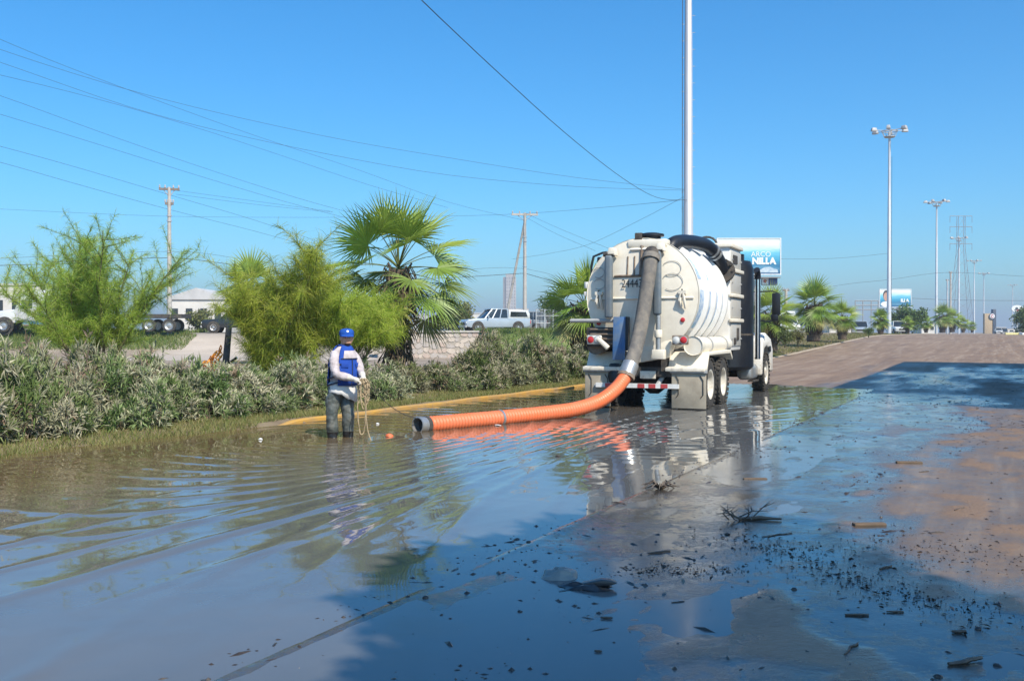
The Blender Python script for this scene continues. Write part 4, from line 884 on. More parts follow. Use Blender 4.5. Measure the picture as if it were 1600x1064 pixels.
mb = MB(); mb.lathe([(-0.03, 0.146), (0.0, 0.151), (0.04, 0.146)], e, ed, 20); mb.build('end_clamp', m_dark, hose)
mb = MB(); mb.lathe([(0.0, 0.134), (0.20, 0.138), (0.205, 0.122), (0.05, 0.115)], e, (ed + Vector((0, -0.12, 0.06))).normalized(), 24, caps=False); mb.build('nozzle', m_steel, hose)
mb = MB(); mb.lathe([(0.06, 0.12), (0.065, 0.01)], e, (ed + Vector((0, -0.12, 0.06))).normalized(), 20); mb.build('nozzle_throat', m_black, hose)
# ================================================================== THE MAN IN THE WATER
m_skin = mat('skin', (0.58, 0.32, 0.21), 0.5, c2=(0.50, 0.27, 0.17), scale=20); m_beard = mat('beard', (0.05, 0.032, 0.024), 0.8)
m_slv = mat('pinkish_white_shirt', (0.54, 0.48, 0.49), 0.9, c2=(0.36, 0.31, 0.30), scale=9, bump_s=0.5, bump_scale=14)
m_vest = mat('blue_vest', (0.022, 0.075, 0.36), 0.9, spec=0.15, c2=(0.018, 0.055, 0.28), scale=7, bump_s=0.5, bump_scale=12)
m_navy = mat('navy_trim', (0.012, 0.02, 0.055), 0.7); m_tail = mat('white_shirt_tail', (0.70, 0.69, 0.67), 0.85, c2=(0.58, 0.56, 0.54), scale=6, bump_s=0.5, bump_scale=10)
m_wader = mat('wet_grey_waders', (0.07, 0.085, 0.08), 0.4, c2=(0.20, 0.20, 0.18), scale=6, lo=0.4, hi=0.7, bump_s=0.6, bump_scale=13)
m_boot = mat('black_boot', (0.018, 0.017, 0.017), 0.35); m_glove = mat('white_glove', (0.68, 0.63, 0.55), 0.85, c2=(0.5, 0.45, 0.38), scale=16)
m_cap = mat('blue_cap', (0.02, 0.085, 0.36), 0.95, spec=0.1); m_rope = mat('tan_rope', (0.42, 0.32, 0.19), 0.9, c2=(0.28, 0.21, 0.13), scale=30)
m_eye = mat('dark_eye', (0.02, 0.015, 0.012), 0.2)
MAN = MAN + Vector((0, 0, 0.0))
man = thing('person', 'man in blue cap, blue vest and grey waders holding a coiled rope in the water', 'person', MAN)
FW = Vector((0.75, -0.661, 0)); RT = Vector((-0.661, -0.75, 0)); UPV = Vector((0, 0, 1))
def bp(f, r, z): return FW * f + RT * r + UPV * z              # forward, person's right, up
def loft(mb, secs, n=20, m=0, caps=True, wob=0.0):
    """secs: (centre Vector, half width along RT, half depth along FW)"""
    vs = []; fs = []
    for k, (c, w, d) in enumerate(secs):
        for j in range(n):
            a = 2 * math.pi * j / n; q = 1 + wob * math.sin(j * 2.7 + k * 1.9)
            vs.append(c + RT * (w * math.cos(a) * q) + FW * (d * math.sin(a) * q))
    for i in range(len(secs) - 1):
        for j in range(n):
            a = i * n + j; b = i * n + (j + 1) % n; fs.append((a, b, b + n, a + n))
    if caps: fs.append(tuple(reversed(range(n)))); fs.append(tuple(range((len(secs) - 1) * n, len(secs) * n)))
    mb.add(vs, fs, m, True)
def limbt(mb, pts, rs, n=14):
    p = smooth_path(pts, 6); k = len(pts) - 1; rr = []
    for i in range(len(p)):
        t = min(i / 6, k - 1e-6); j = int(t); rr.append(rs[j] + (rs[j + 1] - rs[j]) * (t - j))
    mb.tube(p, rr, n)
def ball(mb, c, r, sx=1, sy=1, sz=1, n=14):
    vs = []; fs = []
    for i in range(1, n):
        ph = math.pi * i / n
        for j in range(n * 2):
            a = math.pi * j / n; vs.append(Vector(c) + RT * (r * sx * math.sin(ph) * math.cos(a)) + FW * (r * sy * math.sin(ph) * math.sin(a)) + UPV * (r * sz * math.cos(ph)))
    for i in range(n - 2):
        for j in range(n * 2):
            a = i * 2 * n + j; b = i * 2 * n + (j + 1) % (2 * n); fs.append((a, b, b + 2 * n, a + 2 * n))
    fs.append(tuple(reversed(range(2 * n)))); fs.append(tuple(range((n - 2) * 2 * n, (n - 1) * 2 * n))); mb.add(vs, fs, 0, True)
ZB = 0.0
mb = MB()
T_ = [(0.02, 0.0, 0.90, 0.185, 0.150), (0.025, 0, 1.00, 0.20, 0.165), (0.03, 0, 1.12, 0.205, 0.170), (0.02, 0, 1.25, 0.205, 0.155), (0.01, 0, 1.36, 0.20, 0.135), (0.0, 0, 1.45, 0.165, 0.105), (0.01, 0, 1.51, 0.085, 0.075), (0.025, 0, 1.545, 0.064, 0.066), (0.04, 0, 1.58, 0.06, 0.062)]
XS = Vector((0.045, 0, 0))                                    # the upper body leans to the picture's right
def lean(z): return XS * max(0, (z - 0.9)) * 1.6
loft(mb, [(bp(f, r, z) + lean(z), w, d) for f, r, z, w, d in T_])
HC = bp(0.055, 0.0, 1.628) + lean(1.62)
HF = Vector((0.30, -0.954, 0)); 
ball(mb, HC, 0.112, 0.80, 0.95, 1.12); ball(mb, HC + HF * 0.035 + UPV * -0.055, 0.075, 0.86, 0.9, 0.95)
ball(mb, HC + HF * 0.112 + UPV * -0.012, 0.02, 0.8, 1.3, 1.5, 8); ball(mb, HC + HF * 0.085 + UPV * 0.03, 0.03, 1.8, 0.6, 0.5, 8)
for s_ in (1, -1): ball(mb, HC + Vector((-HF.y, HF.x, 0)) * s_ * -0.088 + UPV * -0.005, 0.026, 0.5, 0.9, 1.3, 8)
# arms: right (near) arm and left arm meet in front
RS = bp(-0.01, 0.150, 1.405) + lean(1.41); LS = bp(0.0, -0.150, 1.405) + lean(1.41)
RH = Vector((0.285, -0.34, 1.005)); LH = Vector((0.375, -0.245, 1.02))
RE = Vector((-0.01, -0.31, 1.09)); LE = Vector((0.30, -0.02, 1.13))
limbt(mb, [RS, RS.lerp(RE, 0.5) + Vector((-0.02, -0.02, 0)), RE, RE.lerp(RH, 0.55), RH - (RH - RE).normalized() * 0.05], [0.070, 0.076, 0.064, 0.053, 0.040])
limbt(mb, [LS, LS.lerp(LE, 0.5) + Vector((0.03, 0.0, 0)), LE, LE.lerp(LH, 0.55), LH - (LH - LE).normalized() * 0.05], [0.068, 0.070, 0.058, 0.050, 0.038])
def hand(H, d, side):
    d = d.normalized(); up = Vector((0, 0, 1)); w = d.cross(up).normalized() * side; dn = w.cross(d).normalized()
    if dn.z > 0: dn = -dn
    palm = [H - d * 0.05, H, H + d * 0.045]; mb.tube(palm, [0.034, 0.045, 0.04], 12)
    for k, (off, L) in enumerate(((-0.03, 0.07), (-0.01, 0.08), (0.01, 0.076), (0.03, 0.06))):
        b = H + d * 0.045 + w * off
        limbt(mb, [b - d * 0.02, b + d * L * 0.35 + dn * 0.01, b + d * L * 0.55 + dn * L * 0.45, b + d * L * 0.2 + dn * L * 0.85], [0.013, 0.0125, 0.011, 0.009], 8)
    b = H - d * 0.01 + w * -0.04
    limbt(mb, [b, b - w * 0.018 + d * 0.03 + dn * 0.012, b + d * 0.06 + dn * 0.03 + w * 0.008], [0.015, 0.014, 0.011], 8)
hand(RH, RH - RE + Vector((0.1, 0, -0.05)), 1); hand(LH, LH - LE + Vector((0.1, -0.05, -0.08)), -1)
# legs
RHp = bp(0.0, 0.10, 0.92); LHp = bp(0.0, -0.10, 0.92)
RK = Vector((-0.125, -0.09, 0.52)); RA = Vector((-0.125, -0.04, 0.10)); LK = Vector((0.105, 0.0, 0.52)); LA = Vector((0.10, 0.06, 0.10))
for hp, kn, an in ((RHp, RK, RA), (LHp, LK, LA)):
    limbt(mb, [hp, hp.lerp(kn, 0.5), kn, kn.lerp(an, 0.5), an + Vector((0, 0, 0.1)), an], [0.118, 0.112, 0.098, 0.094, 0.088, 0.08], 16)
    limbt(mb, [an + Vector((0, 0, 0.0)) - FW * 0.05, an + Vector((0, 0, -0.04)) + FW * 0.06, an + Vector((0, 0, -0.06)) + FW * 0.17], [0.062, 0.058, 0.045], 12)
raw = mb.build('body', m_slv, man)
rm_ = raw.modifiers.new('remesh', 'REMESH'); rm_.mode = 'VOXEL'; rm_.voxel_size = 0.0085
sm_ = raw.modifiers.new('smooth', 'SMOOTH'); sm_.iterations = 3; sm_.factor = 0.4
dg = bpy.context.evaluated_depsgraph_get(); me = bpy.data.meshes.new_from_object(raw.evaluated_get(dg)); raw.modifiers.clear(); raw.data = me
me.materials.clear()
for mm in (m_slv, m_skin, m_wader, m_boot, m_glove, m_beard): me.materials.append(mm)
co = np.empty(len(me.vertices) * 3); me.vertices.foreach_get('co', co); co = co.reshape(-1, 3)
legm = (co[:, 2] < 0.88); amp = 0.024 * fbm(co[:, 0] * 7 + co[:, 1] * 5 + co[:, 2] * 3, co[:, 2] * 7 - co[:, 0] * 6, 5, 4) * legm + 0.012 * fbm(co[:, 0] * 11 + co[:, 2] * 8, co[:, 2] * 17 + co[:, 1] * 12, 8, 4) * (~legm) * (co[:, 2] < 1.45)
nr = np.empty(len(me.vertices) * 3); me.vertices.foreach_get('normal', nr); co2 = co + nr.reshape(-1, 3) * amp[:, None]; me.vertices.foreach_set('co', co2.ravel())
pc = np.empty(len(me.polygons) * 3); me.polygons.foreach_get('center', pc); pc = pc.reshape(-1, 3)
mi = np.zeros(len(pc), dtype=np.int32); mi[pc[:, 2] > 1.515] = 1
mi[(pc[:, 2] < 0.90)] = 2; mi[pc[:, 2] < 0.20] = 3
dR = np.linalg.norm(pc - np.array(RH), axis=1); dL = np.linalg.norm(pc - np.array(LH), axis=1); mi[(np.minimum(dR, dL) < 0.135)] = 4
hd = pc - np.array(HC); fwd = hd @ np.array(HF); sidev = np.abs(hd @ np.array((-HF.y, HF.x, 0.0))); mi[(pc[:, 2] > 1.5) & (hd[:, 2] < -0.075) & (fwd > 0.05) & (sidev < 0.045)] = 5
me.polygons.foreach_set('material_index', mi); me.polygons.foreach_set('use_smooth', np.ones(len(pc), dtype=bool)); me.update()
for s_ in (1, -1):
    mb = MB(); ball(mb, HC + HF * 0.092 + Vector((-HF.y, HF.x, 0)) * s_ * 0.033 + UPV * 0.008, 0.012, 1, 0.7, 0.8, 8); mb.build('eye', m_eye, raw)
# cap
mb = MB(); cz = HC + UPV * 0.042; mb.lathe([(0.0, 0.110), (0.035, 0.113), (0.068, 0.108), (0.09, 0.086), (0.103, 0.05), (0.108, 0.006)], cz, (0, 0, 1), 24)
sdv = Vector((-HF.y, HF.x, 0)); vs2 = []; fs2 = []
for i in range(9):
    a = rad(-72 + 18 * i); b0 = cz + (HF * math.cos(a) + sdv * math.sin(a)) * 0.108 + UPV * 0.012; b1 = cz + HF * (0.108 * math.cos(a) + 0.07 * math.cos(a) ** 0.6 if abs(i - 4) < 4 else 0.108 * math.cos(a)) + sdv * math.sin(a) * 0.11 + UPV * (-0.012)
    vs2 += [b0, b1, b0 - UPV * 0.01, b1 - UPV * 0.008]
for i in range(8):
    a = 4 * i; fs2 += [(a, a + 1, a + 5, a + 4), (a + 2, a + 6, a + 7, a + 3), (a + 1, a + 3, a + 7, a + 5)]
mb.add(vs2, fs2, 0, True); cap = mb.build('cap', m_cap, man)
mb = MB(); mb.lathe([(0, 0.018), (0.006, 0.016)], cz + HF * 0.104 + UPV * 0.062, HF + UPV * 0.5, 10); mb.build('cap_badge', m_whitet, cap)
# vest: sleeveless shell round the torso, open sides laced with straps
mb = MB(); secs = [(0.03, 0, 0.91, 0.222, 0.195), (0.03, 0, 1.00, 0.226, 0.198), (0.03, 0, 1.12, 0.228, 0.198), (0.02, 0, 1.25, 0.222, 0.182), (0.01, 0, 1.36, 0.195, 0.160), (0.0, 0, 1.45, 0.15, 0.128), (0.0, 0, 1.505, 0.105, 0.098)]
nn = 40; vs2 = []; fs2 = []
for f, r_, z, w, d in secs:
    c = bp(f, r_, z) + lean(z)
    for j in range(nn):
        a = 2 * math.pi * j / nn; vs2.append(c + RT * (w * math.cos(a)) + FW * (d * math.sin(a)))
for i in range(len(secs) - 1):
    for j in range(nn):
        a = 2 * math.pi * (j + 0.5) / nn; side = abs(math.cos(a)); right = math.cos(a) > 0
        if side > 0.80 and (i >= 3 or right): continue          # arm holes, and the open right side
        b_ = i * nn + j; c_ = i * nn + (j + 1) % nn; fs2.append((b_, c_, c_ + nn, b_ + nn))
mb.add(vs2, fs2, 0, True); vest = mb.build('vest', m_vest, man)
so = vest.modifiers.new('thick', 'SOLIDIFY'); so.thickness = 0.018; so.offset = 1
mb = MB(); rows = []
for z, w, d in ((1.325, 0.205, 0.176), (1.36, 0.198, 0.170), (1.40, 0.18, 0.158), (1.44, 0.158, 0.142)):
    rows.append([bp(0.008, 0, z) + lean(z) + RT * ((w + 0.022) * math.cos(a)) + FW * ((d + 0.022) * math.sin(a)) for a in arc(14, rad(56), rad(128))])
vs2 = [p for r_ in rows for p in r_]; mb.add(vs2, [(i * 15 + j, i * 15 + j + 1, (i + 1) * 15 + j + 1, (i + 1) * 15 + j) for i in range(3) for j in range(14)], 0, True); mb.build('white_yoke', m_slv, vest)
mb = MB(); mb.tube([bp(0.012, 0, 1.318) + lean(1.318) + RT * (0.226 * math.cos(a)) + FW * (0.2 * math.sin(a)) for a in arc(14, rad(45), rad(135))], 0.009, 6); mb.build('navy_band', m_navy, vest)
for z in (1.20, 1.03, 0.93):
    mb = MB(); mb.tube([bp(0.03, 0, z) + lean(z) + RT * (0.234 * math.cos(a)) + FW * (0.208 * math.sin(a)) + UPV * 0.05 * math.sin(a) for a in arc(12, rad(-58), rad(58))], 0.011, 6); mb.build('side_strap', m_navy, vest)
mb = MB(); mb.tube([bp(0.03, 0, z) + lean(z) + FW * d_ for z, d_ in ((0.92, 0.217), (1.0, 0.221), (1.12, 0.221), (1.25, 0.206), (1.31, 0.195))], 0.007, 5); mb.build('zipper', m_navy, vest)
for s_ in (1, -1):
    for z, hh in ((1.0, 0.12), (1.22, 0.07)):
        c_ = bp(0.03, 0, z) + lean(z); n_d = (RT * (s_ * 0.5) + FW * 0.866).normalized(); t_d = UPV.cross(n_d).normalized(); ctr = c_ + RT * (s_ * 0.118) + FW * (0.186 if z < 1.1 else 0.172)
        mb = MB(); mb.add([ctr + t_d * a_ * 0.055 + UPV * b_ * hh / 2 + n_d * q_ for q_ in (0, 0.016) for a_, b_ in ((-1, -1), (1, -1), (1, 1), (-1, 1))], [(3, 2, 1, 0), (4, 5, 6, 7), (0, 1, 5, 4), (1, 2, 6, 5), (2, 3, 7, 6), (3, 0, 4, 7)]); mb.build('pocket', m_vest, vest, bevel=0.006)
mb = MB(); mb.lathe([(0, 0.085), (0.03, 0.1), (0.045, 0.09)], bp(0.01, 0, 1.49) + lean(1.5), (0.05, -0.05, 1), 20, caps=False); cl = mb.build('collar', m_vest, vest)
# shirt tail hanging below the vest
mb = MB(); loft(mb, [(bp(0.03, 0, 0.96) + lean(0.95), 0.205, 0.175), (bp(0.03, 0, 0.89), 0.222, 0.19), (bp(0.03, -0.005, 0.82), 0.228, 0.198), (bp(0.03, -0.01, 0.77), 0.232, 0.20)], 28, caps=False, wob=0.03)
v_ = mb.v; n_ = 28
for j in range(n_):
    a = 2 * math.pi * j / n_; x_, y_, z_ = v_[3 * n_ + j]; v_[3 * n_ + j] = (x_, y_, z_ + 0.025 * math.cos(a) - 0.10 * max(0, math.cos(a - 2.1)) ** 1.5 + 0.012 * math.sin(j * 1.9))
tl_ = mb.build('shirt_tail', m_tail, man); so = tl_.modifiers.new('thick', 'SOLIDIFY'); so.thickness = 0.01
# rope coil held in the gloves, its end hanging to the water, and a thin line to the hose
rope = thing('rope_coil', 'tan rope coiled in the gloved hands of the man', 'rope', MAN)
hc = (RH + LH) / 2 + Vector((0.06, -0.03, -0.02)); g = random.Random(4)
for k in range(7):
    h = g.uniform(0.24, 0.46) if k else 0.84; w = g.uniform(0.035, 0.075); a0 = g.uniform(-0.5, 0.5); pts = []
    for i in range(29):
        a = 2 * math.pi * i / 28; q = Vector((math.cos(a0), math.sin(a0) * 0.8, 0)) * (w * math.sin(a) * (1.1 if k else 1.5)) + UPV * (-h / 2 * (1 - math.cos(a)))
        pts.append(hc + q + Vector((g.uniform(-0.006, 0.006) + (k - 3) * 0.008, g.uniform(-0.02, 0.02), g.uniform(-0.006, 0.006) + 0.03)))
    mb = MB(); mb.tube(smooth_path(pts, 2), 0.0085, 6); mb.build('rope_loop', m_rope, rope)
mb = MB(); mb.tube(smooth_path([hc, hc + Vector((0.03, 0, -0.4)), hc + Vector((0.07, -0.02, -0.75)), hc + Vector((0.14, -0.05, -0.93))], 6), 0.009, 6); mb.build('rope_end', m_rope, rope)
mb = MB(); a_ = MAN + LH + Vector((0.06, 0, -0.05)); b_ = e + ed * 0.2 + Vector((0, 0, 0.12)); pts = [a_.lerp(b_, t) - UPV * 0.22 * math.sin(math.pi * t) * 0.5 for t in arc(14, 0, 1)]
mb.tube(pts, 0.006, 5); tag(mb.build('guide_line', m_dark), 'thin dark line from the rope coil to the hose nozzle', 'rope')
# floating scraps
def scrap(name, label, px, py, r, m, flat=0.5):
    q = G(px, py, 0.01); mb = MB(); g = random.Random(px); prof = [(-r * flat, r * 0.4), (-r * flat * 0.3, r), (r * flat * 0.5, r * 0.8), (r * flat, r * 0.25)]
    mb.lathe(prof, (0, 0, 0), (0.1, 0.1, 1), 10); mb.v = [(x * g.uniform(0.8, 1.2), y * g.uniform(0.8, 1.2), z * g.uniform(0.8, 1.2)) for x, y, z in mb.v]
    o = mb.build(name, m, loc=q); return tag(o, label, 'litter', 'litter floating on the flood water')
scrap('float_buoy', 'small orange float bobbing between the man and the hose nozzle', 608, 681, 0.07, m_hoseo)
scrap('foam_scrap', 'white foam scrap on the water left of the man', 407, 686, 0.032, m_whitet); scrap('foam_scrap', 'white scrap on the water beyond the rope', 590, 662, 0.03, m_whitet)
scrap('foam_scrap', 'tiny white scrap near the hedge at left', 219, 682, 0.022, m_whitet); scrap('wood_chip', 'dark chip floating below the orange hose', 872, 712, 0.035, m_dark, 0.3)
scrap('plastic_strip', 'pale strip floating in front of the orange hose', 778, 664, 0.06, m_whitet, 0.15)
# ================================================================== MASTS, POLES, WIRES
m_galv = mat('galvanised_mast', (0.60, 0.60, 0.60), 0.42, 0.35, c2=(0.50, 0.50, 0.51), scale=2, stretch=(1, 1, 0.15)); m_lamp = mat('lamp_housing', (0.42, 0.42, 0.42), 0.5, scale=5)
m_conc = mat('concrete_pole', (0.46, 0.43, 0.39), 0.9, c2=(0.37, 0.345, 0.31), scale=3, bump_s=0.2); m_wood = mat('grey_wood', (0.16, 0.13, 0.11), 0.9, c2=(0.24, 0.2, 0.17), scale=5, stretch=(1, 1, 0.2))
m_wire = mat('dark_wire', (0.05, 0.055, 0.065), 0.6); m_ins = mat('porcelain', (0.45, 0.42, 0.40), 0.3)
def mast_template():
    root = thing('floodlight_mast', 'x', 'light mast'); H = 25.0
    mb = MB(); mb.lathe([(-0.3, 0.34), (0, 0.28), (H * 0.33, 0.235), (H * 0.331, 0.225), (H * 0.66, 0.19), (H * 0.661, 0.18), (H, 0.14)], (0, 0, 0), (0, 0, 1), 18); mb.build('pole', m_galv, root)
    mb = MB(); mb.tube([(0.62 * math.cos(a), 0.62 * math.sin(a), H - 0.6) for a in arc(20, 0, 6.283)], 0.05, 6, caps=False)
    for k in range(8): a = k * 0.785; mb.tube([(0.62 * math.cos(a), 0.62 * math.sin(a), H - 0.6), (0.95 * math.cos(a), 0.95 * math.sin(a), H + 0.1)], 0.035, 5)
    mb.tube([(0.95 * math.cos(a), 0.95 * math.sin(a), H + 0.1) for a in arc(20, 0, 6.283)], 0.045, 6, caps=False); mb.lathe([(H - 0.68, 0.62), (H - 0.64, 0.62)], (0, 0, 0), (0, 0, 1), 20); mb.build('basket', m_lamp, root)
    for k in range(6):
        a = k * 1.047 + 0.0; c, s_ = math.cos(a), math.sin(a)
        mb = MB(); mb.tube([(0.1 * c, 0.1 * s_, H + 0.15), (1.9 * c, 1.9 * s_, H + 0.2)], 0.045, 5); ar = mb.build('lamp_arm', m_galv, root)
        mb = MB(); mb.box((2.0 * c, 2.0 * s_, H + 0.25), (0.75, 0.5, 0.42), rot=Matrix.Rotation(a, 3, 'Z'), top=(0.7, 0.7)); mb.build('floodlight', m_lamp, ar, bevel=0.05)
    return root
mt = mast_template(); first = True
for px, Yd, lab, sc in [(1075, 50, 'nearest tall grey mast rising behind the vacuum truck out of the picture', 1.0), (1389, 123, 'tall floodlight mast with ring of lamps right of the truck', 1.0), (1463, 190, 'second floodlight mast, between the farther billboard and the tan pole', 1.0),
                        (1498, 262, 'floodlight mast standing in front of the lattice pylon', 1.0), (1522, 345, 'floodlight mast just right of the lattice pylon', 1.0), (1537, 418, 'far floodlight mast left of the tan monument sign', 1.0), (1582, 520, 'farthest floodlight mast behind the white oval sign', 1.0)]:
    o = mt if first else copy_tree(mt); first = False
    x_ = (px - 800) / F * Yd; u_, v_ = UV(x_, Yd); o.location = (x_, Yd, float(hroad(v_))); o['label'] = lab; o['group'] = 'floodlight masts along the road'; o.rotation_euler = (0, 0, 0.12 * Yd)
    if Yd < 60:
        o.rotation_euler = (0, 0, 0)
        rm = MB(); rm.tube([(0, 0, 0), (0.14, 0, 0)], 0.014, 5); rb = rm.build('climbing_rung', m_galv); rme = rb.data; bpy.data.objects.remove(rb)
        for k in range(34):
            z = 3.5 + k * 0.42; link_mesh('climbing_rung', rme, o, ((0.2 if k % 2 else -0.2), 0, z), (0, 0, 0 if k % 2 else math.pi))
        mb = MB(); mb.tube([(-0.3, -0.05, 3), (-0.3, -0.05, 22)], 0.02, 5); mb.build('cable_conduit', m_wire, o)
def util_pole(name, label, base, H, arm, r0, r1, arm_ang, second=True, brace=None, m=m_conc, group='utility poles', marm=m_wood):
    root = thing(name, label, 'utility pole', base, 0, group)
    mb = MB(); mb.lathe([(-0.5, r0), (H, r1)], (0, 0, 0), (0, 0, 1), 12); mb.build('pole', m, root)
    def crossarm(z, L):
        c, s_ = math.cos(arm_ang), math.sin(arm_ang)
        mb = MB(); mb.box((0, 0, z), (L, 0.16, 0.17), rot=Matrix.Rotation(arm_ang, 3, 'Z')); ca = mb.build('crossarm', marm, root)
        for q in (-0.46, -0.2, 0.2, 0.46):
            mb = MB(); mb.lathe([(0.08, 0.03), (0.14, 0.07), (0.2, 0.05), (0.26, 0.07), (0.32, 0.03)], (c * L * q, s_ * L * q, z), (0, 0, 1), 8); mb.build('insulator', m_ins, ca)
        for q in (-0.3, 0.3):
            mb = MB(); mb.tube([(c * L * q, s_ * L * q, z), (0, 0, z - 0.6)], 0.03, 4); mb.build('arm_brace', m_galv, ca)
    crossarm(H - 0.15, arm)
    if second: crossarm(H - 1.25, arm * 0.42)
    for z in (H - 2.2, H - 2.6, H * 0.55):
        mb = MB(); mb.lathe([(z, r0), (z + 0.07, r0)], (0, 0, 0), (0, 0, 1), 12, caps=False); mb.build('pole_band', m_galv, root)
    if brace is not None: mb = MB(); mb.lathe([(0, 0.14), ((Vector((0, 0, H - 0.7)) - Vector(brace)).length, 0.1)], brace, Vector((0, 0, H - 0.7)) - Vector(brace), 10); mb.build('leaning_brace', m, root)
    return root
p1 = P(265, 293, 76); util_pole('utility_pole', 'weathered utility pole with dark crossarms rising behind the wispy left tree', (p1.x, 76, 1.6), p1.z - 1.6, 1.5, 0.2, 0.12, 0.25)
p2 = P(820, 333, 90); util_pole('utility_pole', 'pale concrete utility pole with leaning brace behind the silver pickup', (p2.x, 90, 1.6), p2.z - 1.6, 2.4, 0.2, 0.13, 0.1, False, (-2.0, 1.0, -0.2), marm=m_conc)
for px, top, Yd, m_, lab in [(1485, 425, 215, m_conc, 'tan utility pole right of the second floodlight mast'), (1480, 437, 240, m_galv, 'thin pole with transformer behind the far palms'), (1228, 452, 130, m_conc, 'thin pole behind the white pickup')]:
    q = P(px, top, Yd); util_pole('utility_pole', lab, (q.x, Yd, 1.3), q.z - 1.3, 1.2, 0.24, 0.18, 0.6, False, None, m_)
def wire(label, pts, Ds, r, grp='overhead wires', n=26):
    """curve through photo points, each with its distance"""
    q = [P(px, py, D) for (px, py), D in zip(pts, Ds)]; mb = MB(); mb.tube(smooth_path(q, max(4, n // len(q))), r, 5)
    tag(mb.build('overhead_wire', m_wire), label, 'wire', grp)
wire('bold dark wire sweeping down from top centre to the nearest mast', [(600, -60), (657, 0), (780, 116), (880, 206), (960, 270), (1010, 302), (1040, 312), (1074, 313)], [18, 20, 26, 32, 38, 43, 46, 50], 0.0105)
wire('uppermost wire crossing the sky to the nearest mast', [(-150, 18), (0, 78), (240, 152), (500, 212), (700, 247), (900, 278), (1074, 297)], [34, 36, 39, 42, 44, 47, 50], 0.0068)
wire('second wire crossing the sky to the nearest mast', [(-150, 50), (0, 98), (200, 167), (350, 207), (520, 243), (700, 274), (900, 292), (1074, 298)], [34, 36, 38, 40, 42, 44, 47, 50], 0.0068)
wire('long wire from upper left passing behind the big palm', [(-120, 8), (0, 62), (110, 107), (260, 163), (400, 213), (560, 266), (700, 316), (820, 345)], [50, 54, 58, 64, 70, 77, 84, 90], 0.0099)
wire('wire from upper left ending behind the palm fronds', [(-120, 92), (0, 118), (150, 155), (300, 198), (450, 247), (575, 289), (700, 325)], [50, 54, 60, 66, 73, 80, 86], 0.0099)
wire('third lower wire from the left edge down to the palm', [(-120, 115), (0, 150), (160, 208), (340, 270), (500, 320), (640, 355)], [50, 54, 60, 68, 76, 84], 0.0099)
wire('fourth lower wire from the left edge down to the palm', [(-120, 145), (0, 179), (160, 228), (320, 278), (480, 325), (640, 365)], [50, 54, 60, 68, 76, 84], 0.0099)
wire('wire from left edge to the top of the weathered pole', [(-100, 204), (0, 229), (120, 262), (262, 304), (400, 345), (520, 385)], [60, 63, 68, 76, 84, 90], 0.0112)
wire('wire from left edge to the lower arm of the weathered pole', [(-100, 232), (0, 254), (120, 288), (262, 327), (400, 362), (520, 395)], [60, 63, 68, 76, 84, 90], 0.0112)
wire('taut wire from the weathered pole crossarm toward the palm', [(275, 298), (400, 315), (520, 331)], [76, 82, 88], 0.0099); wire('lower taut wire from the weathered pole toward the palm', [(275, 304), (400, 320), (520, 332)], [76, 82, 88], 0.0099)
wire('faint level wire crossing low from the left edge', [(-60, 325), (0, 327), (250, 338), (500, 340), (700, 338), (820, 334), (960, 323), (1074, 312)], [100, 100, 100, 100, 98, 90, 70, 50], 0.0112)
wire('heavy black cable between the two utility poles at left', [(-60, 420), (0, 415), (130, 411), (264, 403), (380, 416), (520, 436), (680, 435), (820, 427)], [70, 71, 73, 76, 80, 84, 87, 90], 0.0236)
wire('heavy black cable sagging right from the braced pole', [(820, 427), (880, 445), (940, 468)], [90, 92, 94], 0.0248)
wire('thin cable just above the heavy black one', [(-60, 406), (0, 404), (264, 393), (380, 405), (520, 424), (680, 424), (820, 420), (940, 456)], [70, 71, 76, 80, 84, 87, 90, 94], 0.0112)
wire('wire from the braced pole down behind the truck', [(822, 334), (880, 360), (960, 392)], [90, 84, 78], 0.0099); wire('lower wire from the braced pole down behind the truck', [(822, 340), (870, 366), (930, 392)], [90, 84, 78], 0.0099)
wire('guy wire rising from behind the truck to the nearest mast', [(800, 405), (860, 396), (920, 382), (1000, 344), (1074, 305)], [80, 74, 68, 58, 50], 0.0087)
wire('faint wire left of the second mast', [(1190, 470), (1310, 446), (1390, 437), (1480, 426), (1600, 432)], [180, 180, 180, 185, 200], 0.0248); wire('fainter wire beside the near billboard', [(1200, 405), (1300, 404), (1390, 396)], [140, 150, 160], 0.0186)
wire('faint level wire behind the farther billboard', [(1420, 466), (1500, 469), (1640, 470)], [300, 300, 300], 0.05)
# lattice pylon far away
pyl = thing('lattice_pylon', 'faint far lattice power pylon behind the floodlight masts', 'pylon', P(1501, 520, 470)); Hp = 55.0
m_lat = mat('pylon_steel', (0.33, 0.34, 0.36), 0.6, 0.3)
def wid(z): return 5.2 - 3.6 * min(1, z / (Hp * 0.72))
for sx in (-1, 1):
    for sy in (-1, 1):
        mb = MB(); mb.tube([(sx * wid(z), sy * wid(z) * 0.6, z) for z in (-2, Hp * 0.36, Hp * 0.72, Hp)], 0.11, 4); mb.build('leg', m_lat, pyl)
br = MB(); lev = list(np.linspace(0, Hp, 12))
for z0, z1 in zip(lev[:-1], lev[1:]):
    for sx in (-1, 1): br.tube([(sx * wid(z0), -wid(z0) * 0.6, z0), (-sx * wid(z1), -wid(z1) * 0.6, z1)], 0.055, 3); br.tube([(sx * wid(z0), wid(z0) * 0.6, z0), (sx * wid(z1), -wid(z1) * 0.6, z1)], 0.055, 3)
br.build('bracing', m_lat, pyl)['kind'] = 'stuff'
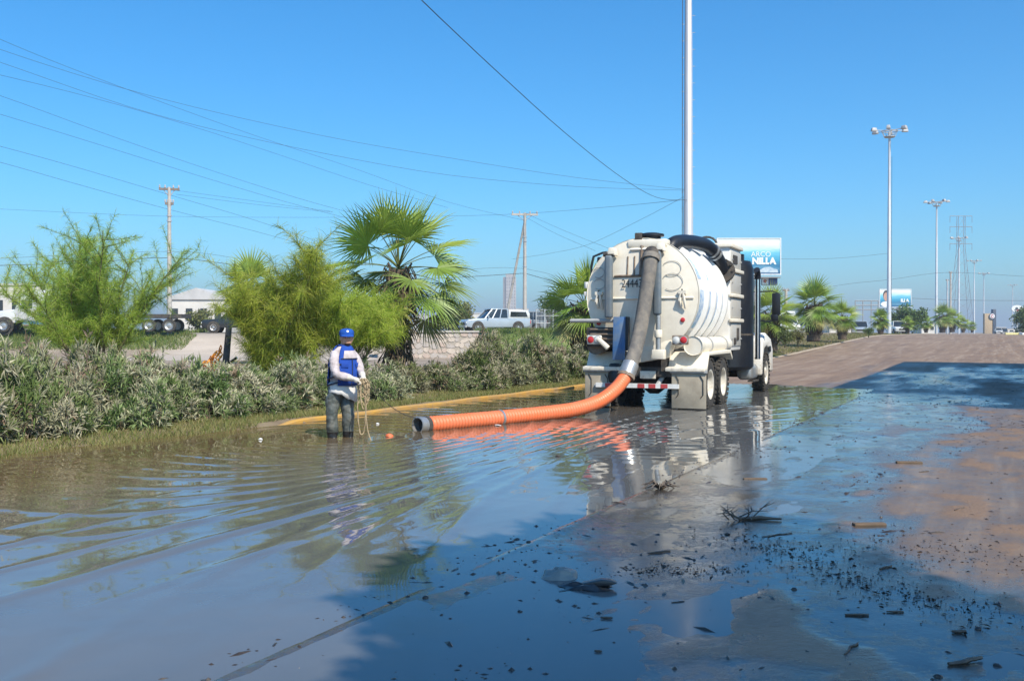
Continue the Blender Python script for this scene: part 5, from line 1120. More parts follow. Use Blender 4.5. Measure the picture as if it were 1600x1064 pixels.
for z in (Hp, Hp - 5, Hp - 13):
    mb = MB(); mb.tube([(-5.2, 0, z), (5.2, 0, z)], 0.15, 4); ar = mb.build('crossarm', m_lat, pyl)
    for sx in (-1, 1): mb = MB(); mb.tube([(sx * 5.2, 0, z), (sx * 5.2, 0, z - 3)], 0.12, 4); mb.build('insulator_string', m_lat, ar)

# ================================================================== BILLBOARDS AND SIGNS
def grad_mat(name, stops, wav=0.12, sc=1.0):
    m, nt, bs = new_mat(name); tc = N(nt, 'ShaderNodeTexCoord'); sp = N(nt, 'ShaderNodeSeparateXYZ'); nt.links.new(tc.outputs['Generated'], sp.inputs[0])
    f = math_(nt, 'ADD', sp.outputs[2], math_(nt, 'MULTIPLY_ADD', noise(nt, 1.2 * sc, 5, 0.7, 'Object', stretch=(0.4, 1, 1.6)), wav * 2, -wav))
    nt.links.new(ramp(nt, f, stops), bs.inputs['Base Color']); bs.inputs['Roughness'].default_value = 0.45; return m
m_bb = grad_mat('billboard_print', [(0.05, (0.02, 0.10, 0.22)), (0.18, (0.10, 0.28, 0.42)), (0.24, (0.03, 0.17, 0.32)), (0.42, (0.05, 0.32, 0.50)), (0.62, (0.16, 0.52, 0.68)), (0.74, (0.55, 0.75, 0.80)), (0.86, (0.74, 0.80, 0.80))])
m_wtxt = mat('white_print', (0.8, 0.82, 0.82), 0.5); m_frame = mat('billboard_frame', (0.30, 0.31, 0.32), 0.6)
def billboard(label, px0, px1, py0, py1, Yd, lines, portrait=False, yaw=0.0):
    a = P(px0, py0, Yd); b = P(px1, py1, Yd); w = b.x - a.x; h = a.z - b.z; z0 = b.z
    gz = float(hroad(UV((a.x + b.x) / 2, Yd)[1])); root = thing('billboard', label, 'billboard', ((a.x + b.x) / 2, Yd, gz), yaw, 'roadside billboards'); zc = z0 - gz + h / 2
    mb = MB(); mb.box((0, 0, zc), (w, 0.25, h)); pn = mb.build('panel', m_bb, root)
    for z in (zc - h / 2, zc + h / 2): mb = MB(); mb.box((0, -0.02, z), (w + 0.1, 0.33, 0.1)); mb.build('panel_frame', m_wtxt, root)
    for x in (-w / 2, w / 2): mb = MB(); mb.box((x, -0.02, zc), (0.1, 0.33, h - 0.1)); mb.build('panel_frame', m_wtxt, root)
    mb = MB(); mb.lathe([(-0.3, 0.38), (zc + h * 0.2, 0.34)], (w * 0.12, 0.5, 0), (0, 0, 1), 14); mb.build('post', m_frame, root)
    mb = MB(); mb.box((0, -0.45, zc - h / 2 - 0.35), (w * 0.96, 0.7, 0.1)); cw = mb.build('catwalk', m_frame, root)
    for t, x, z, s_, bold in lines: text_mesh('printed_word', t, s_ * h, m_wtxt, pn, (x * w, -0.14, zc + z * h), (rad(90), 0, 0), 0.01, bold=bold * h)
    return root, pn, w, h, zc
bb, pn, w, h, zc = billboard('large blue and white billboard right behind the truck cab', 1120, 1219, 373, 429, 110, [('ARCO', 0.19, 0.055, 0.20, 0.0), ('NILLA', 0.235, -0.135, 0.245, 0.014)])
m_ptch = mat('printed_pale_shape', (0.55, 0.62, 0.66), 0.5, c2=(0.30, 0.42, 0.52), scale=2)
mb = MB(); mb.prism([(0.16 * w, -0.45), (0.17 * w, -0.38), (0.25 * w, -0.30), (0.34 * w, -0.29), (0.40 * w, -0.34), (0.45 * w, -0.36), (0.46 * w, -0.45)], -0.145, -0.13, axis='y'); mb.v = [(x, y, zc + z * h) for x, y, z in mb.v]; mb.build('printed_picture', m_ptch, pn)
ss_, pn2, w2, h2, zc2 = None, None, None, None, None
a = P(1189, 433, 110); b = P(1214, 446, 110); gz = bb.location.z
mb = MB(); mb.box(((a.x + b.x) / 2 - bb.location.x, -0.1, (a.z + b.z) / 2 - gz), (b.x - a.x, 0.12, a.z - b.z)); m_nv = mat('navy_sign', (0.05, 0.09, 0.25), 0.5); sg = mb.build('small_sign', m_nv, bb)
mb = MB(); mb.box((a.x + 0.42 - bb.location.x, -0.17, (a.z + b.z) / 2 - gz), (0.72, 0.02, 0.8)); mb.build('sign_square', m_wtxt, sg)
mb = MB(); mb.box((a.x + 0.40 - bb.location.x, -0.19, (a.z + b.z) / 2 - gz), (0.3, 0.02, 0.34), rot=Matrix.Rotation(0.6, 3, 'Y')); mb.build('sign_mark', m_redt, sg)
bb2, pn, w, h, zc = billboard('farther blue billboard with a portrait behind the tall mast', 1374, 1423, 452, 480, 215, [('ILLA', 0.30, -0.13, 0.24, 0.014)])
def disc(name, cx, cz, rx, rz, y, m, n=20):
    mb = MB(); mb.prism([(cx + rx * math.cos(6.2832 * i / n), cz + rz * math.sin(6.2832 * i / n)) for i in range(n)], y, y + 0.012, axis='y'); return mb.build(name, m, pn)
m_pf = mat('printed_skin_tone', (0.55, 0.33, 0.25), 0.5); m_ph = mat('printed_dark_hair', (0.05, 0.045, 0.05), 0.5)
disc('printed_hair', -0.30 * w, zc + 0.18 * h, 0.095 * w, 0.26 * h, -0.142, m_ph); disc('printed_face', -0.30 * w, zc + 0.08 * h, 0.075 * w, 0.24 * h, -0.158, m_pf); disc('printed_shirt', -0.31 * w, zc - 0.33 * h, 0.15 * w, 0.15 * h, -0.15, m_wtxt)
# open sign frame beside it
fr = thing('empty_sign_frame', 'empty grey steel sign frame between the palms and the farther billboard', 'sign frame', P(1352, 520, 190)); gx0 = fr.location
for z0, z1, x0, x1 in ((470, 470, 1336, 1372), (477, 477, 1336, 1372), (484, 484, 1336, 1372)):
    q0 = P(x0, z0, 190) - gx0; q1 = P(x1, z1, 190) - gx0; mb = MB(); mb.tube([q0, q1], 0.1, 5); mb.build('frame_rail', m_frame, fr)
for x0 in (1336, 1348, 1361, 1372):
    q0 = P(x0, 470, 190) - gx0; mb = MB(); mb.tube([q0, (q0.x, 0, -1)], 0.1, 5); mb.build('frame_post', m_frame, fr)
# tan monument sign with dark fin and round emblem
mm = P(1546, 520, 330); ms = thing('monument_sign', 'tan monument sign with dark fin and round emblem far down the road', 'sign', (mm.x, 330, 1.2)); m_tan = mat('tan_stone', (0.45, 0.34, 0.22), 0.8); m_fin = mat('dark_fin', (0.06, 0.075, 0.11), 0.5)
mb = MB(); mb.box((-0.6, 0, 3.4), (2.6, 1.2, 6.8)); mb.build('tan_slab', m_tan, ms, bevel=0.08); mb = MB(); mb.box((1.35, 0, 4.1), (1.1, 1.4, 8.2)); mb.build('dark_fin', m_fin, ms, bevel=0.08)
mb = MB(); mb.lathe([(0, 1.05), (0.1, 1.05)], (0.5, -0.85, 5.9), (0, -1, 0), 24); em = mb.build('round_emblem', m_fin, ms); mb = MB(); mb.lathe([(0.1, 0.8), (0.13, 0.8)], (0.5, -0.85, 5.9), (0, -1, 0), 24); mb.build('emblem_disc', m_wtxt, ms)
mb = MB(); mb.tube([(0.5 + 0.45 * math.cos(a), -1.02, 5.9 + 0.45 * math.sin(a)) for a in arc(12, rad(40), rad(330))], 0.11, 5); mb.build('emblem_mark', m_redt, ms)
ov = P(1589, 520, 420); os_ = thing('oval_sign', 'white oval pole sign with red mark at far right', 'sign', (ov.x, 420, 1.2)); mb = MB(); mb.lathe([(0, 0.35), (9, 0.3)], (0, 0, 0), (0, 0, 1), 10); mb.build('post', m_galv, os_)
mb = MB(); mb.lathe([(-0.3, 1.45), (0.3, 1.45)], (0, 0, 10.6), (0, 1, 0), 28, sx=1.7); mb.v = [(x, y, z) for x, y, z in mb.v]; mb.build('oval_panel', m_wtxt, os_)
mb = MB(); mb.lathe([(0, 0.6), (0.06, 0.6)], (-0.3, -0.34, 10.6), (0, -1, 0), 18); mb.build('dark_mark', m_fin, os_); mb = MB(); mb.box((0.6, -0.36, 9.95), (2.2, 0.05, 0.45)); mb.build('red_stripe', m_redt, os_)

# ================================================================== BUILDINGS
m_bw = mat('white_plaster', (0.66, 0.63, 0.58), 0.9, c2=(0.56, 0.53, 0.49), scale=0.3); m_bg = mat('grey_plaster', (0.45, 0.44, 0.43), 0.9, scale=0.3); m_roofm = mat('sheet_roof', (0.52, 0.51, 0.50), 0.7, scale=0.4); m_tow = mat('tower_concrete', (0.50, 0.46, 0.44), 0.9, scale=0.1); m_towd = mat('tower_recess', (0.30, 0.28, 0.28), 0.8, scale=0.1)
def building(label, px0, px1, top, Yd, depth, m, roof='flat', nwin=3, z0=1.5, group=None):
    a = P(px0, top, Yd); b = P(px1, top, Yd); w = b.x - a.x; h = a.z - z0; root = thing('building', label, 'building', ((a.x + b.x) / 2, Yd + depth / 2, z0), 0, group)
    mb = MB(); mb.box((0, 0, h / 2 - 0.5), (w, depth, h + 1)); mb.build('wall', m, root)
    mb = MB()
    if roof == 'flat': mb.box((0, 0, h + 0.12), (w + 0.3, depth + 0.3, 0.24))
    else: mb.prism([(-w / 2 - 0.2, h), (w / 2 + 0.2, h), (w / 2 + 0.2, h + 0.2), (0, h + 1.4), (-w / 2 - 0.2, h + 0.2)], -depth / 2 - 0.2, depth / 2 + 0.2, axis='y')
    mb.build('roof', m_roofm, root)
    for k in range(nwin):
        x = -w / 2 + w * (k + 0.5) / nwin; mb = MB(); mb.box((x, -depth / 2 - 0.02, h * 0.58), (min(1.6, w / nwin * 0.45), 0.08, min(1.3, h * 0.35))); wi = mb.build('window', m_glass, root)
        mb = MB(); mb.box((x, -depth / 2 - 0.05, h * 0.58 - min(1.3, h * 0.35) / 2 - 0.06), (min(1.8, w / nwin * 0.5), 0.14, 0.1)); mb.build('sill', m, wi)
    return root
building('long white warehouse behind the shrub and dark pickup', 262, 352, 468, 120, 20, m_bw, 'gable', 4); building('cream building at the left end of the white warehouse', 350, 420, 470, 130, 14, m_bw, 'flat', 3)
building('white building at the left edge above the tractor unit', -40, 64, 446, 115, 15, m_bw, 'flat', 4)
for i, (p0, p1, tp, Yd, mm_, lab) in enumerate([(700, 722, 494, 300, m_bw, 'small far white house left of the silver pickup roof'), (738, 758, 490, 320, m_bw, 'far white house above the hood of the silver pickup'), (760, 784, 484, 420, m_bg, 'far grey building left of the tower'), (806, 826, 483, 430, m_bw, 'far white building right of the tower'), (827, 846, 490, 330, m_bw, 'far cream house right of the braced pole'), (646, 668, 492, 310, m_bg, 'far grey house behind the big palm'),
                                                 (1296, 1332, 505, 230, m_bw, 'far white shed behind the palm pair'), (1440, 1462, 506, 300, m_bw, 'far white shed left of the second mast'), (1552, 1572, 512, 420, m_bg, 'far low grey building right of the monument sign'), (1574, 1600, 514, 430, m_bw, 'far low white building at the right edge')]):
    building(lab, p0, p1, tp, Yd, 8, mm_, 'flat', 2, 1.3 if p0 > 1000 else 1.5, 'far buildings on the skyline')
tw = thing('tower_block', 'tall pale high-rise tower far behind the silver pickup', 'tower', P(796, 520, 950)); Ht = 56.0
mb = MB(); mb.box((0, 0, Ht / 2), (7, 9, Ht)); mb.build('core_wall', m_tow, tw)
for x_, w_ in ((-4.8, 2.6), (5.0, 2.6)): mb = MB(); mb.box((x_, 1, Ht / 2 - 1.5), (w_, 8, Ht - 3)); mb.build('wing_wall', m_towd if x_ < 0 else m_tow, tw)
for k in range(17):
    for x_ in (-2.3, 0.1, 2.4, 5.0): mb = MB(); mb.box((x_, -4.55 if x_ < 4 else -3.05, 3 + k * 3.05), (1.3, 0.1, 1.5)); mb.build('window', m_towd, tw)
# stone retaining wall, each stone set in it
rw = thing('retaining_wall', 'low pinkish stone retaining wall behind the hedge, right of the big palm', 'wall', (-5.5, 65.2, -0.1)); m_mort = mat('mortar', (0.42, 0.37, 0.31), 0.95, scale=2); WL, WH = 6.6, 1.72
mb = MB(); mb.box((0, 0.3, WH / 2), (WL, 0.5, WH)); mb.build('wall_core', m_mort, rw); mb = MB(); mb.box((0, 0.28, WH + 0.06), (WL + 0.1, 0.66, 0.13)); mb.build('coping', m_conc, rw, bevel=0.02)
m_st = [mat('stone_pink', (0.52, 0.42, 0.35), 0.9, c2=(0.42, 0.33, 0.28), scale=4), mat('stone_tan', (0.58, 0.50, 0.42), 0.9, scale=4), mat('stone_grey', (0.47, 0.42, 0.38), 0.9, scale=4)]
g = random.Random(12); svar = []
for k in range(9):
    mb = MB(); n_ = g.randint(6, 8); poly = [(0.5 * math.cos(6.283 * i / n_ + g.uniform(-0.2, 0.2)) * g.uniform(0.85, 1.1), 0.5 * math.sin(6.283 * i / n_ + g.uniform(-0.2, 0.2)) * g.uniform(0.85, 1.1)) for i in range(n_)]
    mb.prism(poly, -0.5, 0.5, axis='y'); o = mb.build('stone', m_st[k % 3]); svar.append(o.data); bpy.data.objects.remove(o)
for r_ in range(5):
    x_ = -WL / 2
    while x_ < WL / 2 - 0.15:
        w_ = g.uniform(0.22, 0.66); link_mesh('stone', svar[g.randrange(9)], rw, (x_ + w_ / 2, 0.075, 0.18 + r_ * 0.335 + g.uniform(-0.07, 0.07)), (0, g.choice((0, math.pi)) + g.uniform(-0.35, 0.35), 0), (w_ * 1.02, g.uniform(0.09, 0.13), g.uniform(0.26, 0.40))); x_ += w_ * 0.97
# the flat-roofed building off to the right whose shade crosses the road
c0 = XY(12.9, 8.6); wb = thing('roadside_building', 'flat-roofed grey building at right whose shade crosses the road', 'building', (c0[0], c0[1], -0.2), ROAD_ROT)
mb = MB(); mb.box((7, 8.2, 3.75), (14, 16.4, 7.9)); mb.build('wall', m_bg, wb); mb = MB(); mb.box((7, 8.2, 7.8), (14.3, 16.7, 0.3)); mb.build('roof', m_roofm, wb)
mb = MB(); mb.box((7.4, 21, 4.6), (13, 9, 9.6)); mb.build('taller_wall', m_bg, wb)
for k in range(4): mb = MB(); mb.box((-0.02, 2.4 + k * 3.8, 3.2), (0.08, 1.8, 1.4)); mb.build('window', m_glass, wb)
mb = MB(); mb.box((-0.03, 21, 1.6), (0.1, 2.2, 3.0)); mb.build('door', m_frame, wb)

# ================================================================== ROAD VEHICLES
def car_paint(name, c): return mat(name, c, 0.3, 0.15, c2=tuple(x * 0.9 for x in c), scale=1.5, coat=0.5)
m_sil = car_paint('silver_blue_paint', (0.40, 0.46, 0.52)); m_cw = car_paint('white_car_paint', (0.72, 0.72, 0.71)); m_ck = car_paint('black_car_paint', (0.02, 0.022, 0.025)); m_cg = car_paint('grey_car_paint', (0.24, 0.26, 0.28)); m_cr = car_paint('red_car_paint', (0.4, 0.06, 0.05))
WHEELS = {}
def road_wheel(parent, x, y, r, w, sgn):
    key = (round(r, 3), round(w, 3))
    if key not in WHEELS:
        mb = MB(); mb.lathe([(-w / 2, r * 0.62), (-w / 2, r * 0.9), (-w * 0.35, r), (w * 0.35, r), (w / 2, r * 0.9), (w / 2, r * 0.62)], (0, 0, 0), (1, 0, 0), 22, caps=False); a_ = mb.build('wheel', m_rub); mb = MB(); mb.lathe([(0, r * 0.64), (w * 0.47, r * 0.62), (w * 0.4, r * 0.5), (w * 0.25, r * 0.4), (w * 0.35, r * 0.15)], (0, 0, 0), (1, 0, 0), 18); b_ = mb.build('rim', m_steel)
        WHEELS[key] = (a_.data, b_.data); bpy.data.objects.remove(a_); bpy.data.objects.remove(b_)
    a_ = link_mesh('wheel', WHEELS[key][0], parent, (x, y, r), (0, 0, 0 if sgn > 0 else math.pi)); link_mesh('rim', WHEELS[key][1], a_)
def make_car(name, label, cat, loc, heading, body, glass, W, wheels, r, m, bed=None, roof_h=None):
    """heading: direction of travel (radians from +Y, clockwise). body / glass: side outlines (y forward, z)"""
    root = thing(name, label, cat, loc, -heading, 'traffic on the highway'); hw = W / 2
    def tuck(x, y, z): return (x * (1 - 0.06 * max(0, (0.55 - z)) - 0.03 * max(0, z - 0.75)) * (1 - 0.05 * (abs(y) / 2.6) ** 4), y, z)
    mb = MB(); mb.prism(body, -hw, hw, fn=tuck); mb.build('body', m, root, bevel=0.06, seg=3)
    z0 = min(z for y, z in glass); z1 = max(z for y, z in glass)
    def tum(x, y, z): return (x * (0.95 - 0.18 * (z - z0) / (z1 - z0)), y, z)
    mb = MB(); mb.prism(glass, -hw, hw, fn=tum); gh = mb.build('window', m_glass, root, bevel=0.03)
    ys_ = [y for y, z in glass]; top = [(y, z) for y, z in glass if z > z1 - 0.12]; ty0, ty1 = min(y for y, z in top), max(y for y, z in top)
    mb = MB(); mb.box((0, (ty0 + ty1) / 2, z1 + 0.01), (W * 0.79, ty1 - ty0 + 0.12, 0.07)); mb.build('roof', m, root, bevel=0.025)
    bot = [(y, z) for y, z in glass if z < z0 + 0.05]; by0, by1 = min(y for y, z in bot), max(y for y, z in bot)
    for sx in (1, -1):
        for t in (0.0, 0.36, 0.68, 1.0):
            yb = by0 + (by1 - by0) * t; yt = ty0 + (ty1 - ty0) * t; mb = MB(); mb.tube([(sx * hw * 0.955, yb, z0 - 0.02), (sx * hw * 0.785, yt, z1)], 0.045, 5); mb.build('pillar', m, root)
        mb = MB(); mb.box((sx * (hw + 0.09), by1 - 0.25, z0 + 0.1), (0.16, 0.1, 0.15)); mb.build('wing_mirror', m, root, bevel=0.03)
        yf = max(y for y, z in body); yr = min(y for y, z in body); zl = 0.74 if z0 < 1.2 else 0.95
        mb = MB(); mb.box((sx * hw * 0.72, yf - 0.05, zl), (W * 0.2, 0.14, 0.16)); mb.build('headlight', m_lens, root, bevel=0.03); mb = MB(); mb.box((sx * hw * 0.8, yr + 0.04, zl + 0.08), (W * 0.12, 0.12, 0.26)); mb.build('tail_light', m_red, root, bevel=0.02)
        for y in wheels:
            mb = MB(); mb.lathe([(0, r * 1.2), (0.03, r * 1.18)], (sx * (hw - 0.035), y, r), (sx, 0, 0), 22); mb.build('wheel_arch', m_dark, root); road_wheel(root, sx * (hw - 0.08), y, r, 0.24, sx)
    mb = MB(); mb.box((0, max(y for y, z in body) - 0.02, 0.66), (W * 0.5, 0.08, 0.22)); mb.build('grille', m_dark, root, bevel=0.01); mb = MB(); mb.box((0, max(y for y, z in body) + 0.02, 0.45), (W * 0.92, 0.12, 0.18)); mb.build('bumper', m_grey, root, bevel=0.03)
    return root
PICK = [(-2.6, 0.5), (-2.65, 1.08), (-0.7, 1.1), (1.0, 1.1), (1.15, 1.08), (2.45, 0.98), (2.6, 0.85), (2.62, 0.45), (2.3, 0.36), (-2.3, 0.4)]
SUVB = [(-2.25, 0.5), (-2.3, 1.0), (-1.2, 1.06), (0.95, 1.06), (2.0, 0.96), (2.3, 0.8), (2.32, 0.42), (2.0, 0.32), (-2.0, 0.36)]
q = P(773, 520, 77); pk = make_car('pickup_truck', 'silver-blue pickup with camper shell driving left along the highway', 'pickup', (q.x, q.y, 1.63), rad(-112), PICK, [(-0.75, 1.08), (1.15, 1.08), (0.5, 1.72), (0.35, 1.78), (-0.62, 1.78), (-0.75, 1.7)], 1.9, (1.7, -1.6), 0.4, m_sil)
mb = MB(); mb.prism([(-2.6, 1.08), (-0.8, 1.08), (-0.82, 1.74), (-2.35, 1.72), (-2.58, 1.5)], -0.88, 0.88); sh = mb.build('camper_shell', m_cw, pk, bevel=0.05)
for sx in (1, -1): mb = MB(); mb.prism([(-2.4, 1.2), (-0.95, 1.2), (-0.98, 1.6), (-2.25, 1.58)], sx * 0.875, sx * 0.895); mb.build('shell_window', m_glass, sh)
q = P(820, 520, 83); make_car('suv', 'grey car half hidden behind the silver pickup', 'car', (q.x - 0.6, q.y, 1.63), rad(-108), SUVB, [(-2.2, 1.02), (1.0, 1.04), (0.35, 1.66), (0.2, 1.7), (-1.95, 1.68)], 1.85, (1.4, -1.35), 0.36, m_cg)
q = P(856, 520, 86); make_car('suv', 'dark car beyond the fence left of the vacuum truck', 'car', (q.x, q.y, 1.6), rad(-135), SUVB, [(-2.2, 1.02), (1.0, 1.04), (0.35, 1.6), (-1.95, 1.6)], 1.85, (1.4, -1.35), 0.36, m_ck)
q = P(372, 520, 78); make_car('pickup_truck', 'black pickup half hidden by the dense feathery tree', 'pickup', (q.x, q.y, 1.63), rad(-95), PICK, [(-0.75, 1.08), (1.15, 1.08), (0.5, 1.72), (-0.7, 1.78)], 1.9, (1.7, -1.6), 0.4, m_ck)
q = P(1227, 520, 92); vn = make_car('delivery_van', 'white van facing the camera right of the truck hood', 'van', (q.x, q.y, 1.35), rad(186), [(-2.4, 0.5), (-2.4, 1.1), (0.9, 1.15), (2.1, 1.05), (2.4, 0.9), (2.45, 0.45), (-2.2, 0.4)], [(-0.4, 1.1), (1.35, 1.12), (0.75, 1.8), (-0.4, 1.8)], 1.95, (1.6, -1.5), 0.4, m_cw)
mb = MB(); mb.box((0, -1.4, 1.65), (1.95, 2.1, 1.2)); mb.build('cargo_box', m_cw, vn, bevel=0.06)
q = P(1344, 520, 118); make_car('suv', 'pale grey car beyond the palms left of the tall mast', 'car', (q.x, q.y, 1.25), rad(200), SUVB, [(-2.2, 1.02), (1.0, 1.04), (0.35, 1.66), (-1.95, 1.68)], 1.85, (1.4, -1.35), 0.36, m_sil)
q = P(1404, 520, 135); make_car('suv', 'white car with dark windows just right of the tall mast', 'car', (q.x, q.y, 1.4), rad(188), SUVB, [(-2.2, 1.02), (1.0, 1.04), (0.35, 1.75), (-1.95, 1.75)], 1.95, (1.4, -1.35), 0.36, m_cw)
for px, Yd, m_, lab in [(1560, 300, m_cw, 'tiny white car on the far road right of the monument sign'), (1569, 330, m_ck, 'tiny dark car on the far road near the oval sign'), (1258, 102, m_cg, 'grey car behind the palm pair')]:
    q = P(px, 520, Yd); make_car('suv', lab, 'car', (q.x, q.y, 1.3), rad(200), SUVB, [(-2.2, 1.02), (1.0, 1.04), (0.35, 1.66), (-1.95, 1.68)], 1.85, (1.4, -1.35), 0.36, m_)
# white tractor unit and its low trailer at far left
q = P(62, 520, 76); tr_ = thing('tractor_truck', 'white tractor unit with flatbed trailer driving left at far left', 'truck', (q.x, q.y, 1.62), rad(92), 'traffic on the highway')
mb = MB(); mb.prism([(-1.2, 0.9), (1.35, 0.9), (1.35, 1.75), (1.1, 2.55), (0.8, 3.0), (-1.2, 3.3)], -1.15, 1.15); cb = mb.build('cab', m_cw, tr_, bevel=0.08)
mb = MB(); mb.prism([(1.3, 0.7), (3.1, 0.7), (3.15, 1.35), (2.9, 1.6), (1.3, 1.78)], -0.95, 0.95); mb.build('hood', m_cw, tr_, bevel=0.12)
mb = MB(); mb.prism([(1.13, 1.85), (1.34, 1.85), (1.1, 2.5), (0.98, 2.5)], -1.0, 1.0); mb.build('windshield', m_glass, tr_)
for sx in (1, -1):
    mb = MB(); mb.box((sx * 1.155, 0.45, 2.1), (0.03, 0.8, 0.6)); mb.build('door_window', m_glass, tr_)
    mb = MB(); mb.lathe([(-0.9, 0.33), (0.9, 0.33)], (sx * 0.95, -0.2, 0.62), (0, 1, 0), 18); mb.build('fuel_tank', m_chrome, tr_); mb = MB(); mb.lathe([(0, 0.7), (0.04, 0.68)], (sx * 0.96, 2.2, 0.5), (sx, 0, 0), 22); mb.build('wheel_arch', m_dark, tr_)
    for y in (2.2, -2.6, -3.9, -8.6, -10.1): road_wheel(tr_, sx * 1.02, y, 0.52, 0.3, sx)
    mb = MB(); mb.tube([(sx * 0.9, -1.35, 1.0), (sx * 0.9, -1.35, 3.5)], 0.08, 8); mb.build('exhaust_stack', m_chrome, tr_)
mb = MB(); mb.box((0, -4.5, 0.85), (0.9, 6.5, 0.25)); mb.build('frame', m_dark, tr_); mb = MB(); mb.box((0, -7.0, 1.25), (2.4, 8.2, 0.28)); mb.build('trailer_deck', m_dark, tr_); mb = MB(); mb.box((0, -3.4, 1.9), (2.3, 0.12, 1.2)); mb.build('headboard', m_grey, tr_)
# fence panel left of the truck
fn = thing('mesh_fence', 'grey wire fence with posts behind the palm left of the truck', 'fence', P(851, 520, 82))
for k in range(4): mb = MB(); mb.tube([(-0.7 + k * 0.7, 0, -0.2), (-0.7 + k * 0.7, 0, 1.95)], 0.05, 6); mb.build('fence_post', m_galv, fn)
for z in (0.2, 0.8, 1.4, 1.9): mb = MB(); mb.tube([(-0.7, 0, z), (1.4, 0, z)], 0.025, 5); mb.build('fence_rail', m_galv, fn)
mb = MB()
for k in range(20): mb.tube([(-0.7 + k * 0.11, 0, 0.1), (-0.7 + k * 0.11, 0, 1.9)], 0.012, 3)
mb.build('wire_mesh', m_galv, fn)['kind'] = 'stuff'
# dark post with oval slot and orange netting in the hedge
q = P(353, 575, 23.4); po = thing('barrier_post', 'dark grey plastic post with oval slot standing in the hedge', 'post', (q.x, q.y, 0.12)); m_pp = mat('dark_grey_plastic', (0.055, 0.05, 0.05), 0.6, c2=(0.11, 0.1, 0.09), scale=6)
rot_ = Matrix.Rotation(0.09, 3, 'Y')
mb = MB(); mb.box((0, 0, 0.82), (0.17, 0.12, 1.64), rot=rot_, top=(0.75, 0.8)); ps = mb.build('post_body', m_pp, po, bevel=0.02)
mb = MB(); mb.tube([(0.045 * math.cos(a) + 0.04, -0.062, 1.28 + 0.14 * math.sin(a)) for a in arc(18, 0, 6.283)], 0.013, 5, caps=False); mb.build('oval_slot_rim', m_ck, ps)
for dz in (0.55, 0.75): mb = MB(); mb.tube([(0.05, 0, dz), (0.26, 0, dz + 0.15)], 0.035, 6); mb.build('post_bracket', m_ck, po)
m_net = mat('orange_net', (0.75, 0.24, 0.02), 0.6, c2=(0.85, 0.36, 0.03), scale=3)
q = P(335, 575, 22.9); net = thing('safety_netting', 'crumpled orange safety netting hanging from the dark post', 'netting', (q.x, q.y - 0.3, 0.2)); mb = MB(); W2, H2 = 16, 9
def nv(i, j):
    u_ = i / W2; v_ = j / H2; return (-0.42 + 0.66 * u_ + 0.03 * math.sin(j * 1.7), 0.06 * math.sin(i * 1.3 + j), 0.42 + 0.38 * v_ * (0.35 + u_ * 0.9) + 0.2 * u_ * u_ + 0.03 * math.sin(i * 2.1))
for i in range(W2 + 1): mb.tube([nv(i, j) for j in range(H2 + 1)], 0.012, 4)
for j in range(H2 + 1): mb.tube([nv(i, j) for i in range(W2 + 1)], 0.015, 4)
mb.build('net_strand', m_net, net)['kind'] = 'stuff'
# ================================================================== DEBRIS ON THE ROAD
m_clod = mat('wet_dark_clod', (0.03, 0.024, 0.02), 0.35, c2=(0.065, 0.048, 0.036), scale=20); m_stick = mat('wet_stick', (0.06, 0.042, 0.03), 0.45, c2=(0.13, 0.095, 0.065), scale=14, bump_s=0.5)
m_slate = mat('wet_grey_stone', (0.16, 0.175, 0.17), 0.28, c2=(0.24, 0.25, 0.23), scale=6, bump_s=0.5); m_rag = mat('wet_dark_rag', (0.018, 0.017, 0.02), 0.3, c2=(0.05, 0.045, 0.045), scale=8); m_plank = mat('muddy_plank', (0.15, 0.10, 0.06), 0.7, c2=(0.10, 0.07, 0.045), scale=8)
def zr(x, y):
    u, v = UV(x, y); return max(0.0, float(road_z(np.array([u]), np.array([v]))[0]))
g = np.random.default_rng(123); n = 42000
du = g.uniform(7.7, 12.6, n); dv = -14 + 40 * g.random(n) ** 1.25
den = 0.13 + 0.87 * ss(0.0, 0.4, fbm(du * 1.1, dv * 0.45, 61, 5)) + 0.7 * ss(8.15, 7.8, du); keep = g.random(n) < den * 0.6
du, dv = du[keep], dv[keep]; n = len(du); dx, dy = XY(du, dv); dz = np.maximum(road_z(du, dv), 0.0)
sz = 0.0038 + 0.020 * g.random(n) ** 4.5; el = 0.8 + 3.5 * g.random(n) ** 3; a = g.uniform(0, 6.28, n)
base = np.array([(1, 0, 0), (0.3, 0.8, 0), (-0.8, 0.5, 0), (-0.9, -0.4, 0), (0.2, -0.9, 0), (0.1, 0, 0.8)])
V = np.repeat(base[None], n, 0) * g.uniform(0.7, 1.3, (n, 6, 3)); V[:, :, 0] *= (sz * el)[:, None]; V[:, :, 1] *= sz[:, None]; V[:, :, 2] *= (sz * g.uniform(0.25, 0.9, n))[:, None]
ca, sa = np.cos(a)[:, None], np.sin(a)[:, None]; VX = V[:, :, 0] * ca - V[:, :, 1] * sa + dx[:, None]; VY = V[:, :, 0] * sa + V[:, :, 1] * ca + dy[:, None]; VZ = V[:, :, 2] + dz[:, None] - 0.0005
Vt = np.stack([VX, VY, VZ], -1).reshape(-1, 3); i = np.arange(n)[:, None] * 6
Fq = np.concatenate([i + np.array([[k, (k + 1) % 5, 5]]) for k in range(5)], 0); tag(fast_mesh('mud_crumbs', Vt, Fq, m_clod), 'dark mud crumbs and plant litter scattered over the wet road', 'debris', kind='stuff')
g = np.random.default_rng(321); n = 950; t = g.random(n); wob = 0.25 * np.sin(t * 9) + 0.1 * np.sin(t * 23)
a0, a1, a2 = G(1150, 838), G(1330, 905), G(1570, 985)
